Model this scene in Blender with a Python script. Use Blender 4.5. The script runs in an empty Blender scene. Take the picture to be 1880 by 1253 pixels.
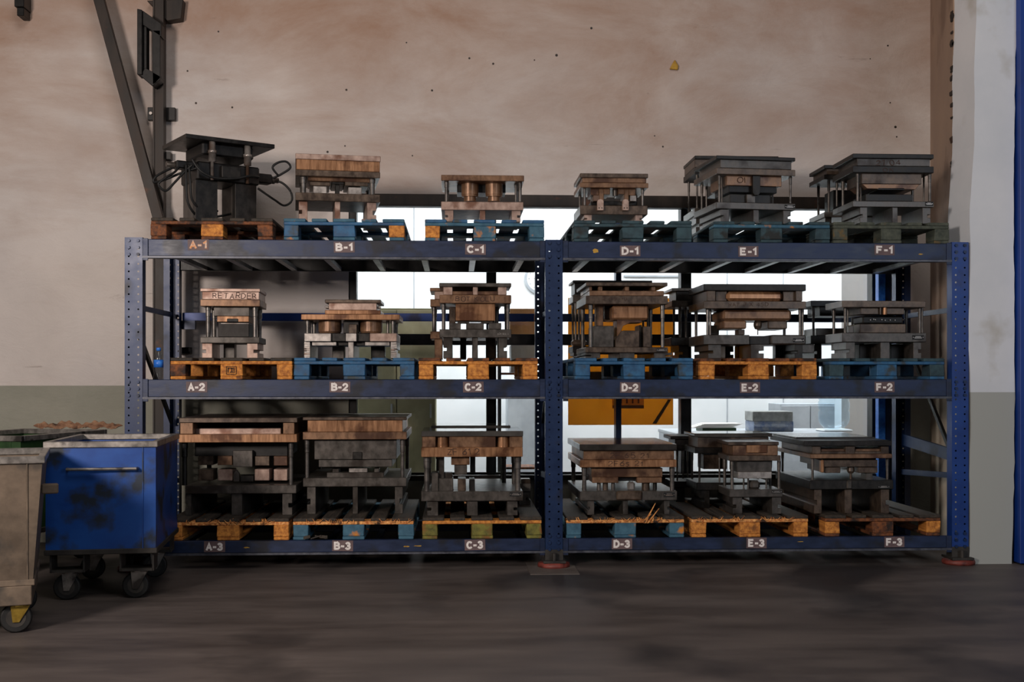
import bpy, bmesh, math, random
from mathutils import Vector, Matrix
random.seed(7)
C = bpy.context.scene.collection
PI = math.pi

# ------------------------------------------------------------------ camera
F = 2100.0; TH = math.radians(2.75); D = 7.65; XC = -0.65; HZ = 1.27; HY = 695.0
SN, CS = math.sin(TH), math.cos(TH)
cd = bpy.data.cameras.new('camera'); cam = bpy.data.objects.new('camera', cd); C.objects.link(cam)
cam.location = (XC, -D, HZ); cam.rotation_euler = (PI/2, 0, -TH)
cd.sensor_width = 36; cd.lens = F/1880*36; cd.shift_y = (HY-626.5)/1880; cd.clip_end = 200
bpy.context.scene.camera = cam
vs = bpy.context.scene.view_settings
vs.view_transform = 'Standard'; vs.look = 'None'; vs.gamma = 1; vs.use_curve_mapping = False
vs.exposure = 0.0

# ------------------------------------------------------------------ light
w = bpy.data.worlds.new('hall_ambient'); bpy.context.scene.world = w; w.use_nodes = True
w.node_tree.nodes['Background'].inputs[0].default_value = (0.75, 0.72, 0.72, 1)
w.node_tree.nodes['Background'].inputs[1].default_value = 0.04
def area(name, loc, target, size, power, col, sy=None):
    l = bpy.data.lights.new(name, 'AREA'); l.size = size; l.energy = power; l.color = col
    if sy: l.shape = 'RECTANGLE'; l.size_y = sy
    o = bpy.data.objects.new(name, l); C.objects.link(o); o.location = loc
    o.rotation_euler = (Vector(target)-Vector(loc)).to_track_quat('-Z', 'Y').to_euler()
    return o
area('hall_light_left', (-4.6, -6.6, 2.8), (-1.2, 1.2, 1.9), 1.0, 320, (1.0, 0.88, 0.80))
area('hall_daylight_right', (5.2, -9.5, 3.6), (2.6, 0.5, 1.4), 2.6, 140, (0.80, 0.88, 1.0))
area('hall_light_high', (-0.5, -6.0, 7.5), (0.0, 1.0, 1.8), 3.0, 170, (1.0, 0.91, 0.84))
area('office_light_left', (-0.4, 3.6, 3.5), (-0.4, 3.7, 0), 2.6, 122, (0.95, 0.98, 1.0), 1.8)
area('office_light_right', (2.8, 3.6, 3.5), (2.8, 3.7, 0), 2.6, 122, (0.95, 0.98, 1.0), 1.8)

# ------------------------------------------------------------------ pixel -> place
def raydir(px, py):
    u = (px-940)/F; v = (HY-py)/F
    return (SN+u*CS, CS-u*SN, v)
def at(px, py, Y):
    d = raydir(px, py); t = (Y+D)/d[1]
    return (XC+t*d[0], Y, HZ+t*d[2])

# ------------------------------------------------------------------ materials
def lin(c):
    return tuple(((v/255)/12.92 if v/255 <= .04045 else ((v/255+.055)/1.055)**2.4) for v in c)+(1,)
MATS = {}
def mat(name, c1, c2, scale=(6, 6, 6), rough=.5, metal=0.0, patch=None, pscale=3, pthr=.55, bump=.05, rr=.15, detail=6, lo=.35, hi=.65, rnd=True):
    m = bpy.data.materials.new(name); m.use_nodes = True; nt = m.node_tree; N = nt.nodes; L = nt.links
    b = N['Principled BSDF']; b.inputs['Metallic'].default_value = metal
    tc = N.new('ShaderNodeTexCoord'); vec = tc.outputs['Object']
    if rnd:
        oi = N.new('ShaderNodeObjectInfo'); mu = N.new('ShaderNodeMath'); mu.operation = 'MULTIPLY'; mu.inputs[1].default_value = 40
        L.new(oi.outputs['Random'], mu.inputs[0]); ad = N.new('ShaderNodeVectorMath'); ad.operation = 'ADD'
        L.new(vec, ad.inputs[0]); L.new(mu.outputs[0], ad.inputs[1]); vec = ad.outputs[0]
    mp = N.new('ShaderNodeMapping'); mp.inputs['Scale'].default_value = scale; L.new(vec, mp.inputs[0])
    n = N.new('ShaderNodeTexNoise'); n.inputs['Scale'].default_value = 1; n.inputs['Detail'].default_value = detail; n.inputs['Roughness'].default_value = .62
    L.new(mp.outputs[0], n.inputs['Vector'])
    r = N.new('ShaderNodeValToRGB'); r.color_ramp.elements[0].position = lo; r.color_ramp.elements[1].position = hi
    r.color_ramp.elements[0].color = lin(c1); r.color_ramp.elements[1].color = lin(c2); L.new(n.outputs['Fac'], r.inputs[0])
    col = r.outputs[0]
    if patch:
        n2 = N.new('ShaderNodeTexNoise'); n2.inputs['Scale'].default_value = pscale; n2.inputs['Detail'].default_value = 5; L.new(vec, n2.inputs['Vector'])
        r2 = N.new('ShaderNodeValToRGB'); r2.color_ramp.elements[0].position = pthr; r2.color_ramp.elements[1].position = pthr+.1
        L.new(n2.outputs['Fac'], r2.inputs[0])
        mx = N.new('ShaderNodeMix'); mx.data_type = 'RGBA'; L.new(r2.outputs[0], mx.inputs[0]); L.new(col, mx.inputs[6]); mx.inputs[7].default_value = lin(patch)
        col = mx.outputs[2]
    L.new(col, b.inputs['Base Color'])
    mr = N.new('ShaderNodeMapRange'); mr.inputs[3].default_value = max(.02, rough-rr); mr.inputs[4].default_value = min(1, rough+rr)
    L.new(n.outputs['Fac'], mr.inputs[0]); L.new(mr.outputs[0], b.inputs['Roughness'])
    if bump:
        bp = N.new('ShaderNodeBump'); bp.inputs['Strength'].default_value = bump; bp.inputs['Distance'].default_value = .01
        L.new(n.outputs['Fac'], bp.inputs['Height']); L.new(bp.outputs[0], b.inputs['Normal'])
    MATS[name] = m; return m
ST = (22, 22, 16)
mat('steel_dark', (26, 24, 23), (50, 47, 44), ST, .42, .55, patch=(24, 20, 18))
mat('steel_grey', (66, 62, 58), (92, 86, 81), ST, .38, .5, patch=(50, 43, 38), pscale=5)
mat('steel_light', (140, 133, 128), (190, 182, 176), ST, .35, .6, patch=(120, 95, 80))
mat('steel_brown', (62, 50, 42), (102, 86, 73), ST, .38, .45, patch=(50, 38, 30), pscale=5)
mat('rust_brown', (92, 66, 48), (150, 114, 86), (32, 32, 16), .38, .4, patch=(78, 52, 38), pthr=.5, lo=.25, hi=.75, pscale=5)
mat('copper_rust', (120, 82, 56), (190, 142, 104), (44, 44, 5), .32, .45, patch=(96, 62, 42), pthr=.52, lo=.25, hi=.75, pscale=5)
mat('pink_steel', (142, 116, 104), (186, 160, 146), (18, 18, 12), .4, .4, patch=(118, 84, 68), pthr=.56, pscale=6)
mat('wet_steel', (60, 58, 56), (84, 80, 76), (6, 6, 6), .05, 0, rr=.02, bump=.01)
MATS['wet_steel'].node_tree.nodes['Principled BSDF'].inputs['IOR'].default_value = 1.9
mat('oiled_steel', (38, 36, 34), (58, 55, 52), (8, 8, 8), .22, .1, rr=.08, bump=.03)
mat('chrome_post', (76, 72, 69), (118, 112, 107), (6, 6, 16), .34, .55, bump=.02)
mat('black_steel', (14, 13, 13), (32, 30, 29), ST, .45, .4)
mat('black_rubber', (10, 10, 10), (22, 22, 22), (20, 20, 20), .6)
mat('plate_black', (8, 8, 8), (13, 13, 13), (20, 20, 20), .6)
mat('ink', (48, 30, 22), (66, 42, 32), (20, 20, 20), .8, bump=0)
mat('white_paint', (214, 205, 200), (236, 230, 226), (60, 60, 60), .6, bump=0)
mat('orange_paint', (214, 130, 50), (206, 190, 176), (60, 60, 60), .6, bump=0)
WG = (40, 3, 40)
mat('wood_orange', (150, 86, 28), (222, 148, 66), WG, .75, patch=(112, 66, 28), pscale=9, pthr=.6, bump=.4)
mat('wood_brown', (70, 38, 20), (134, 78, 40), WG, .75, patch=(38, 22, 14), pscale=9, pthr=.5, bump=.4)
mat('wood_blue', (24, 66, 102), (44, 98, 138), (14, 3, 14), .6, patch=(50, 58, 60), pscale=8, pthr=.56, bump=.3)
mat('wood_blue_worn', (36, 76, 98), (64, 106, 126), (14, 3, 14), .7, patch=(196, 124, 40), pscale=10, pthr=.6, bump=.4)
mat('wood_teal', (26, 46, 54), (52, 78, 86), (14, 3, 14), .7, patch=(30, 34, 34), pscale=9, pthr=.55, bump=.4)
mat('wood_green', (78, 76, 30), (128, 122, 52), (20, 6, 20), .75, patch=(120, 76, 30), pscale=9, pthr=.53, bump=.4)
mat('wood_olive', (50, 56, 48), (84, 88, 76), (20, 6, 20), .75, patch=(110, 84, 40), pscale=9, pthr=.62, bump=.4)
mat('wood_torn', (170, 88, 34), (250, 184, 110), (50, 20, 50), .8, patch=(60, 40, 24), pscale=14, pthr=.56, bump=.8)
mat('wood_grimy', (30, 26, 22), (66, 56, 46), WG, .75, bump=.4)
mat('rack_blue', (12, 33, 68), (18, 44, 84), (5, 5, 5), .42, .15, patch=(13, 22, 44), pscale=5, pthr=.57, bump=.05)
mat('rack_blue_bright', (12, 46, 112), (18, 60, 132), (5, 5, 5), .42, .1, patch=(16, 28, 70), pscale=4, pthr=.6, bump=.05)
mat('beam_blue', (21, 34, 60), (32, 46, 78), (8, 8, 20), .45, .2, patch=(26, 29, 40), pscale=5, pthr=.53, bump=.08)
mat('beam_lip', (58, 60, 70), (94, 96, 104), (20, 20, 20), .45, .4, bump=.05)
mat('galvanised', (120, 122, 124), (176, 178, 180), (10, 10, 10), .4, .6, bump=.05)
mat('sticker', (84, 66, 68), (108, 88, 88), (12, 12, 12), .6, bump=0)
mat('wall_steel', (30, 25, 22), (54, 44, 38), (10, 10, 3), .55, .3, patch=(90, 52, 30), pscale=5, pthr=.62)
mat('red_foot', (84, 32, 26), (128, 58, 48), (14, 14, 14), .55, patch=(60, 24, 20), pscale=12)
mat('floor_mat', (60, 54, 52), (104, 95, 91), (.9, 3.5, 1), .55, patch=(46, 42, 42), pscale=.8, pthr=.52, bump=.06, lo=.3, hi=.75, rnd=False, detail=10)
mat('floor_plate', (82, 74, 70), (100, 92, 86), (6, 6, 6), .6)
mat('cart_blue', (10, 56, 128), (20, 76, 154), (3, 3, 4), .45, .1, patch=(34, 44, 58), pscale=4.5, pthr=.50, bump=.05)
mat('cart_beige', (82, 70, 58), (120, 104, 88), (4, 4, 5), .6, .1, patch=(66, 60, 54), pscale=5, pthr=.55)
mat('cart_green', (26, 52, 24), (44, 76, 36), (6, 6, 6), .5, .1)
mat('cart_rim', (110, 106, 102), (164, 158, 152), (16, 16, 16), .4, .6, patch=(60, 56, 54), pscale=8)
mat('cart_under', (40, 38, 36), (64, 60, 56), (9, 9, 9), .6, .3)
mat('caster_brass', (130, 104, 40), (196, 164, 70), (12, 12, 12), .4, .6)
mat('pillar_upper', (186, 190, 194), (202, 204, 206), (2, 2, 2), .6, patch=(164, 160, 150), pscale=2, pthr=.6, bump=.05, rnd=False)
mat('door_blue', (8, 46, 120), (14, 60, 146), (2, 2, 2), .45, .1, bump=.03)
mat('office_white', (226, 230, 232), (238, 240, 242), (2, 2, 2), .6, bump=0)
mat('office_grey', (150, 156, 162), (176, 182, 188), (3, 3, 3), .5, bump=0)
mat('office_floor', (120, 118, 114), (140, 138, 132), (3, 3, 3), .4, bump=0)
mat('cabinet_olive', (142, 138, 108), (170, 166, 134), (3, 3, 3), .5, bump=0)
mat('carton', (150, 110, 70), (184, 142, 98), (6, 6, 6), .7, bump=0)
mat('carton_blue', (74, 98, 140), (150, 156, 164), (14, 14, 14), .6, bump=0)
mat('carton_grey', (120, 122, 120), (160, 162, 160), (14, 14, 14), .6, bump=0)
mat('paper', (226, 226, 222), (240, 240, 238), (6, 6, 6), .7, bump=0)
mat('poster_orange', (228, 176, 70), (242, 192, 84), (3, 3, 3), .5, bump=0)
mat('poster_yellow', (244, 214, 90), (252, 226, 110), (3, 3, 3), .5, bump=0)
mat('poster_brown', (140, 104, 60), (170, 130, 76), (9, 9, 9), .5, bump=0)
mat('label_blue', (20, 90, 190), (60, 130, 220), (30, 30, 30), .4, bump=0)
mat('foam_yellow', (150, 110, 30), (190, 150, 60), (20, 20, 20), .8)
mat('raw_brick', (112, 74, 54), (170, 132, 104), (14, 14, 30), .9, patch=(66, 46, 36), pscale=12, bump=.8)

def glass(name, tint, gloss, rough=.02):
    m = bpy.data.materials.new(name); m.use_nodes = True; nt = m.node_tree; N = nt.nodes; L = nt.links
    N.clear(); out = N.new('ShaderNodeOutputMaterial'); t = N.new('ShaderNodeBsdfTransparent'); g = N.new('ShaderNodeBsdfGlossy')
    t.inputs[0].default_value = tint; g.inputs['Roughness'].default_value = rough; mx = N.new('ShaderNodeMixShader')
    lw = N.new('ShaderNodeLayerWeight'); pw = N.new('ShaderNodeMath'); pw.operation = 'POWER'; pw.inputs[1].default_value = 4; L.new(lw.outputs['Facing'], pw.inputs[0])
    fr = N.new('ShaderNodeMath'); fr.operation = 'MULTIPLY_ADD'; L.new(pw.outputs[0], fr.inputs[0]); fr.inputs[1].default_value = .5; fr.inputs[2].default_value = (gloss-1)*.1
    L.new(fr.outputs[0], mx.inputs[0]); L.new(t.outputs[0], mx.inputs[1]); L.new(g.outputs[0], mx.inputs[2]); L.new(mx.outputs[0], out.inputs[0])
    MATS[name] = m
glass('window_glass', (.97, .98, .98, 1), 1.35)
glass('bottle_plastic', (.90, .94, .98, 1), 1.35, .05)
glass('cooler_plastic', (.80, .89, .95, 1), 1.3, .05)

for pn in ('poster_orange', 'poster_yellow', 'poster_brown'):
    nt = MATS[pn].node_tree; b = nt.nodes['Principled BSDF']; tr = nt.nodes.new('ShaderNodeBsdfTranslucent'); mx = nt.nodes.new('ShaderNodeMixShader'); mx.inputs[0].default_value = .45
    nt.links.new(b.inputs['Base Color'].links[0].from_socket, tr.inputs[0]); nt.links.new(b.outputs[0], mx.inputs[1]); nt.links.new(tr.outputs[0], mx.inputs[2])
    nt.links.new(mx.outputs[0], nt.nodes['Material Output'].inputs[0])
def wall_material():
    m = bpy.data.materials.new('plaster_wall'); m.use_nodes = True; nt = m.node_tree; N = nt.nodes; L = nt.links
    b = N['Principled BSDF']; b.inputs['Roughness'].default_value = .8
    tc = N.new('ShaderNodeTexCoord'); ob = tc.outputs['Object']; sep = N.new('ShaderNodeSeparateXYZ'); L.new(ob, sep.inputs[0])
    def noise(scale, detail=6, rough=.6, vscale=(1, 1, 1), dist=0):
        mp = N.new('ShaderNodeMapping'); mp.inputs['Scale'].default_value = vscale; L.new(ob, mp.inputs[0])
        n = N.new('ShaderNodeTexNoise'); n.inputs['Scale'].default_value = scale; n.inputs['Detail'].default_value = detail
        n.inputs['Roughness'].default_value = rough; n.inputs['Distortion'].default_value = dist; L.new(mp.outputs[0], n.inputs['Vector']); return n.outputs['Fac']
    def ramp(f, a, bb, ca=(0, 0, 0, 1), cb=(1, 1, 1, 1)):
        r = N.new('ShaderNodeValToRGB'); r.color_ramp.elements[0].position = a; r.color_ramp.elements[1].position = bb
        r.color_ramp.elements[0].color = ca; r.color_ramp.elements[1].color = cb; L.new(f, r.inputs[0]); return r.outputs[0]
    def mix(f, a, bcol, mode='MIX'):
        x = N.new('ShaderNodeMix'); x.data_type = 'RGBA'; x.blend_type = mode; L.new(f, x.inputs[0]); L.new(a, x.inputs[6])
        if isinstance(bcol, tuple): x.inputs[7].default_value = bcol
        else: L.new(bcol, x.inputs[7])
        return x.outputs[2]
    def math_(op, a, bv):
        x = N.new('ShaderNodeMath'); x.operation = op; L.new(a, x.inputs[0])
        if isinstance(bv, (int, float)): x.inputs[1].default_value = bv
        else: L.new(bv, x.inputs[1])
        return x.outputs[0]
    base = ramp(noise(1.1, 6), .3, .7, lin((192, 184, 180)), lin((210, 201, 195)))
    # damp brown discolouration, patchy, thicker in the old upper plaster
    n1 = noise(.8, 8, .65, (.7, 1, 1.7), .4); zb = math_('MULTIPLY', sep.outputs['Z'], .16)
    st = ramp(math_('MULTIPLY', math_('ADD', n1, zb), .6), .525, .80)
    base = mix(st, base, lin((158, 126, 106)))
    st2 = ramp(noise(1.7, 8, .7, (.5, 1, 2.4), .6), .56, .74)
    m2 = N.new('ShaderNodeMath'); m2.operation = 'MULTIPLY'; L.new(st2, m2.inputs[0]); m2.inputs[1].default_value = .16
    base = mix(m2.outputs[0], base, lin((150, 112, 88)))
    crack = ramp(noise(2.4, 10, .75, (.35, 1, 2.6), 1.2), .655, .70)
    m3 = N.new('ShaderNodeMath'); m3.operation = 'MULTIPLY'; L.new(crack, m3.inputs[0]); m3.inputs[1].default_value = .35
    base = mix(m3.outputs[0], base, lin((92, 74, 62)))
    # grey-green dado paint below 1.21 m
    lt = N.new('ShaderNodeMath'); lt.operation = 'LESS_THAN'; L.new(sep.outputs['Z'], lt.inputs[0]); lt.inputs[1].default_value = 1.213
    dado = ramp(noise(2, 6), .3, .7, lin((136, 136, 124)), lin((152, 150, 138)))
    base = mix(lt.outputs[0], base, dado)
    L.new(base, b.inputs['Base Color'])
    bp = N.new('ShaderNodeBump'); bp.inputs['Strength'].default_value = .5; bp.inputs['Distance'].default_value = .03
    L.new(noise(2.6, 10, .65, (1, 1, 1.6), .5), bp.inputs['Height']); L.new(bp.outputs[0], b.inputs['Normal'])
    MATS['plaster_wall'] = m
wall_material()
def dado_material(name, up, lowc, zt):
    m = mat(name, up[0], up[1], (1.5, 1.5, 1.5), .65, patch=up[2], pscale=2.2, pthr=.58, bump=.1, rnd=False)
    nt = m.node_tree; N = nt.nodes; L = nt.links; b = N['Principled BSDF']
    src = b.inputs['Base Color'].links[0].from_socket
    tc = N.new('ShaderNodeTexCoord'); sep = N.new('ShaderNodeSeparateXYZ'); L.new(tc.outputs['Object'], sep.inputs[0])
    lt = N.new('ShaderNodeMath'); lt.operation = 'LESS_THAN'; L.new(sep.outputs['Z'], lt.inputs[0]); lt.inputs[1].default_value = zt
    mx = N.new('ShaderNodeMix'); mx.data_type = 'RGBA'; L.new(lt.outputs[0], mx.inputs[0]); L.new(src, mx.inputs[6]); mx.inputs[7].default_value = lin(lowc)
    L.new(mx.outputs[2], b.inputs['Base Color']); return m
dado_material('pillar_paint', ((206, 210, 216), (220, 222, 226), (192, 190, 186)), (166, 168, 163), 1.175)
dado_material('return_wall', ((150, 126, 110), (168, 142, 122), (132, 108, 92)), (184, 168, 148), 1.175)

# ------------------------------------------------------------------ mesh helpers
class MB:
    def __init__(s): s.v = []; s.f = []
    def box(s, x0, x1, y0, y1, z0, z1):
        i = len(s.v)
        s.v += [(x0, y0, z0), (x1, y0, z0), (x1, y1, z0), (x0, y1, z0), (x0, y0, z1), (x1, y0, z1), (x1, y1, z1), (x0, y1, z1)]
        s.f += [tuple(i+k for k in q) for q in ((0, 3, 2, 1), (4, 5, 6, 7), (0, 1, 5, 4), (1, 2, 6, 5), (2, 3, 7, 6), (3, 0, 4, 7))]
        return s
    def hexa(s, pts):   # 8 points, bottom ring then top ring
        i = len(s.v); s.v += [tuple(p) for p in pts]
        s.f += [tuple(i+k for k in q) for q in ((0, 3, 2, 1), (4, 5, 6, 7), (0, 1, 5, 4), (1, 2, 6, 5), (2, 3, 7, 6), (3, 0, 4, 7))]
        return s
    def prism(s, prof, y0, y1):      # prof in (x,z), extruded along y
        i = len(s.v); n = len(prof)
        s.v += [(x, y0, z) for x, z in prof]+[(x, y1, z) for x, z in prof]
        s.f += [tuple(range(i, i+n)), tuple(reversed(range(i+n, i+2*n)))]
        for k in range(n): s.f.append((i+k, i+n+k, i+n+(k+1) % n, i+(k+1) % n))
        return s
    def lathe(s, prof, cx=0, cy=0, cz=0, n=16, axis='z'):   # prof (r, h)
        i = len(s.v); m = len(prof)
        for r, h in prof:
            for k in range(n):
                a = 2*PI*k/n; p = (r*math.cos(a), r*math.sin(a), h)
                if axis == 'y': p = (p[0], p[2], p[1])
                if axis == 'x': p = (p[2], p[0], p[1])
                s.v.append((cx+p[0], cy+p[1], cz+p[2]))
        for j in range(m-1):
            for k in range(n): s.f.append((i+j*n+k, i+j*n+(k+1) % n, i+(j+1)*n+(k+1) % n, i+(j+1)*n+k))
        s.f.append(tuple(reversed(range(i, i+n)))); s.f.append(tuple(range(i+(m-1)*n, i+m*n)))
        return s
    def tube(s, pts, r, n=8):
        i = len(s.v); P = [Vector(p) for p in pts]; m = len(P)
        for j, p in enumerate(P):
            t = (P[min(j+1, m-1)]-P[max(j-1, 0)]).normalized()
            a = t.cross(Vector((0, 0, 1)) if abs(t.z) < .9 else Vector((0, 1, 0))).normalized(); b = t.cross(a)
            for k in range(n):
                q = p+(a*math.cos(2*PI*k/n)+b*math.sin(2*PI*k/n))*r; s.v.append(tuple(q))
        for j in range(m-1):
            for k in range(n): s.f.append((i+j*n+k, i+j*n+(k+1) % n, i+(j+1)*n+(k+1) % n, i+(j+1)*n+k))
        s.f.append(tuple(reversed(range(i, i+n)))); s.f.append(tuple(range(i+(m-1)*n, i+m*n)))
        return s
    def build(s, name, material, parent=None, bevel=0, smooth=False):
        me = bpy.data.meshes.new(name); me.from_pydata(s.v, [], s.f); me.update()
        bm = bmesh.new(); bm.from_mesh(me); bmesh.ops.recalc_face_normals(bm, faces=bm.faces); bm.to_mesh(me); bm.free()
        me.materials.append(MATS[material])
        if smooth:
            for p in me.polygons: p.use_smooth = len(p.vertices) == 4
        o = bpy.data.objects.new(name, me); C.objects.link(o)
        if parent: o.parent = parent
        if bevel:
            b = o.modifiers.new('bevel', 'BEVEL'); b.width = bevel; b.segments = 1; b.limit_method = 'ANGLE'
        return o
def thing(name, label, cat, loc=(0, 0, 0), rz=0, group=None):
    o = bpy.data.objects.new(name, None); C.objects.link(o); o.location = loc; o.rotation_euler = (0, 0, rz)
    o['label'] = label; o['category'] = cat
    if group: o['group'] = group
    return o
def tag(o, label, cat, group=None):
    o['label'] = label; o['category'] = cat
    if group: o['group'] = group
    return o
def struct(o): o['kind'] = 'structure'; return o
def arc(cx, cy, rx, ry, a0, a1, n=9): return [(cx+rx*math.cos(math.radians(a0+(a1-a0)*k/n)), cy+ry*math.sin(math.radians(a0+(a1-a0)*k/n))) for k in range(n+1)]
GL = {'A': [[(0, 0), (.35, 1), (.7, 0)], [(.13, .33), (.57, .33)]],
 'B': [[(0, 0), (0, 1), (.35, 1)]+arc(.35, .76, .28, .24, 90, -90)+[(0, .52)], [(.35, .52)]+arc(.38, .26, .32, .26, 90, -90)+[(0, 0)]],
 'C': [arc(.38, .5, .38, .5, 50, 310, 16)], 'D': [[(0, 0), (0, 1), (.25, 1)]+arc(.25, .5, .45, .5, 90, -90, 14)+[(0, 0)]],
 'E': [[(.6, 1), (0, 1), (0, 0), (.6, 0)], [(0, .52), (.5, .52)]], 'F': [[(.6, 1), (0, 1), (0, 0)], [(0, .5), (.5, .5)]],
 'K': [[(0, 0), (0, 1)], [(.6, 1), (0, .45)], [(.15, .6), (.62, 0)]], 'L': [[(0, 1), (0, 0), (.55, 0)]], 'O': [arc(.36, .5, .36, .5, 90, 450, 18)],
 'I': [[(.05, 0), (.05, 1)]], 'R': [[(0, 0), (0, 1), (.35, 1)]+arc(.35, .74, .28, .26, 90, -90)+[(0, .48)], [(.28, .48), (.64, 0)]],
 'T': [[(0, 1), (.66, 1)], [(.33, 1), (.33, 0)]], 'U': [[(0, 1), (0, .35)]+arc(.32, .33, .32, .33, 180, 360)+[(.64, 1)]],
 'W': [[(0, 1), (.2, 0), (.4, .7), (.6, 0), (.8, 1)]], 'X': [[(0, 0), (.6, 1)], [(0, 1), (.6, 0)]], 'Z': [[(0, 1), (.6, 1), (0, 0), (.65, 0)]],
 '0': [arc(.3, .5, .3, .5, 90, 450, 18)], '1': [[(.0, .76), (.26, 1), (.26, 0)]], '2': [arc(.3, .7, .3, .3, 170, -30)+[(0, 0), (.62, 0)]],
 '3': [arc(.28, .74, .27, .26, 150, -90), arc(.28, .26, .31, .27, 90, -150)], '4': [[(.5, 0), (.5, 1), (0, .3), (.68, .3)]],
 '5': [[(.55, 1), (.08, 1), (.03, .58)]+arc(.26, .32, .32, .32, 110, -140)], '6': [[(.5, 1), (.1, .55)]+arc(.3, .3, .3, .3, 150, 510, 16)], '7': [[(0, 1), (.6, 1), (.2, 0)]],
 '-': [[(0, .42), (.34, .42)]], ' ': []}
WID = {'-': .34, '1': .3, 'I': .1, ' ': .3, 'W': .8}
def text(name, st, h, wid, material, parent, loc, wk=.2, jit=0):
    tot = sum(WID.get(c, .68)+.22+wk*.6 for c in st)-.22-wk*.6; x = 0; lines = []
    for c in st:
        dx = random.uniform(-.05, .05)*bool(jit); dy = random.uniform(-.10, .10)*bool(jit); sh = random.uniform(-.12, .12)*bool(jit); k_ = 1+random.uniform(-.15, .12)*bool(jit)
        for pl in GL[c]: lines.append([(x+dx+px*k_+sh*py, dy+py*k_) for px, py in pl])
        x += WID.get(c, .68)+.22+wk*.6
    m = MB(); hw = h*wk/2; sx = (wid-2*hw)/tot; sy = h-2*hw
    for pl in lines:
        P = [Vector(((px-tot/2)*sx, (py-.5)*sy)) for px, py in pl]; n = len(P); L = []; closed = (P[0]-P[-1]).length < 1e-5
        for i in range(n):
            a = P[i-1] if i > 0 else (P[-2] if closed else None); b = P[i+1] if i < n-1 else (P[1] if closed else None)
            d1 = (P[i]-a).normalized() if a is not None else None; d2 = (b-P[i]).normalized() if b is not None else None
            d1 = d1 if d1 is not None else d2; d2 = d2 if d2 is not None else d1
            n1 = Vector((-d1.y, d1.x)); n2 = Vector((-d2.y, d2.x)); q = n1+n2
            q = q.normalized() if q.length > .2 else n1; f = min(1.8, 1/max(.3, q.dot(n1)))
            e = P[i]; 
            if a is None: e = e-d1*hw*.6
            if b is None: e = e+d2*hw*.6
            L.append((e+q*hw*f, e-q*hw*f))
        for (a, b), (c, d) in zip(L, L[1:]):
            i = len(m.v); nq = i//8; yq = -.0006-.00002*(nq % 24); m.v += [(v.x, y, v.y) for y in (0, yq) for v in (a, b, d, c)]
            m.f += [(i, i+1, i+2, i+3), (i+7, i+6, i+5, i+4)]+[(i+k, i+4+k, i+4+(k+1) % 4, i+(k+1) % 4) for k in range(4)]
    o = m.build(name, material, parent); o.location = loc
    return o

# ------------------------------------------------------------------ setting
WY = 1.36            # face of the back wall
def X_(px, Y): return at(px, 700, Y)[0]
def Z_(px, py, Y): return at(px, py, Y)[2]
struct(MB().box(-9, 6, -14, 8.5, -.1, 0).build('floor', 'floor_mat'))
wl, wr = X_(640, WY), X_(1612, WY); sill = Z_(950, 872, WY); head = Z_(950, 366, WY)
retX = X_(1708, WY)
m = MB()
m.box(-9, wl, WY, WY+.24, 0, 6.5); m.box(wl, wr, WY, WY+.24, head, 6.5); m.box(wl, wr, WY, WY+.24, 0, sill); m.box(wr, retX+.02, WY, WY+.24, 0, 6.5)
struct(m.build('wall_back', 'plaster_wall'))
# return wall between the back wall and the column
ax, ay = X_(1750, .3), .3; bx = retX
m = MB(); m.hexa([(ax, ay, 0), (6, ay, 0), (6, WY+.2, 0), (bx, WY, 0), (ax, ay, 6.5), (6, ay, 6.5), (6, WY+.2, 6.5), (bx, WY, 6.5)])
struct(m.build('wall_right', 'return_wall'))
# plastered column with an uneven left edge
x0 = X_(1781, 0); x1 = X_(1861, 0)
m = MB(); NV = 60
for k in range(NV+1):
    z = 5.2*k/NV
    wob = .012*math.sin(z*2.1+.5)+.006*math.sin(z*7)+random.uniform(-.003, .003)+.012*(z-1.3)
    wo2 = .010*math.sin(z*1.7)+random.uniform(-.004, .004)+.008*(z-1.3)
    m.v += [(x0+wob, 0, z), (x1+wo2, 0, z), (x1+wo2, .3, z), (x0+wob-.02, .302, z)]
for k in range(NV):
    for q in range(4):
        m.f.append((4*k+q, 4*k+(q+1) % 4, 4*k+4+(q+1) % 4, 4*k+4+q))
m.f += [(3, 2, 1, 0), (4*NV, 4*NV+1, 4*NV+2, 4*NV+3)]
struct(m.build('wall_column', 'pillar_paint'))
# chips knocked out along the column joint
m = MB()
for k in range(46):
    z = random.uniform(.25, 4.6); r = random.uniform(.006, .02)
    xx = ax-.004; 
    pr = []
    for j in range(7):
        a = 2*PI*j/7; rr = r*random.uniform(.6, 1.2); pr.append((xx+rr*.6*math.cos(a), z+rr*1.3*math.sin(a)))
    m.prism(pr, ay-.002, ay+.03)
o = struct(m.build('trim_1', 'wall_steel'))
# blue steel gate at the right edge
g0 = X_(1868, -.02)
gate = thing('sliding_gate', 'tall blue steel gate leaf at the right edge beside the white column', 'gate', (g0, .04, 0))
MB().box(.0, .05, -.10, 0, .01, 5.2).build('gate_frame', 'door_blue', gate, .004)
MB().box(.05, 1.0, -.06, -.01, .01, 5.2).build('gate_panel', 'door_blue', gate)
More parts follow.
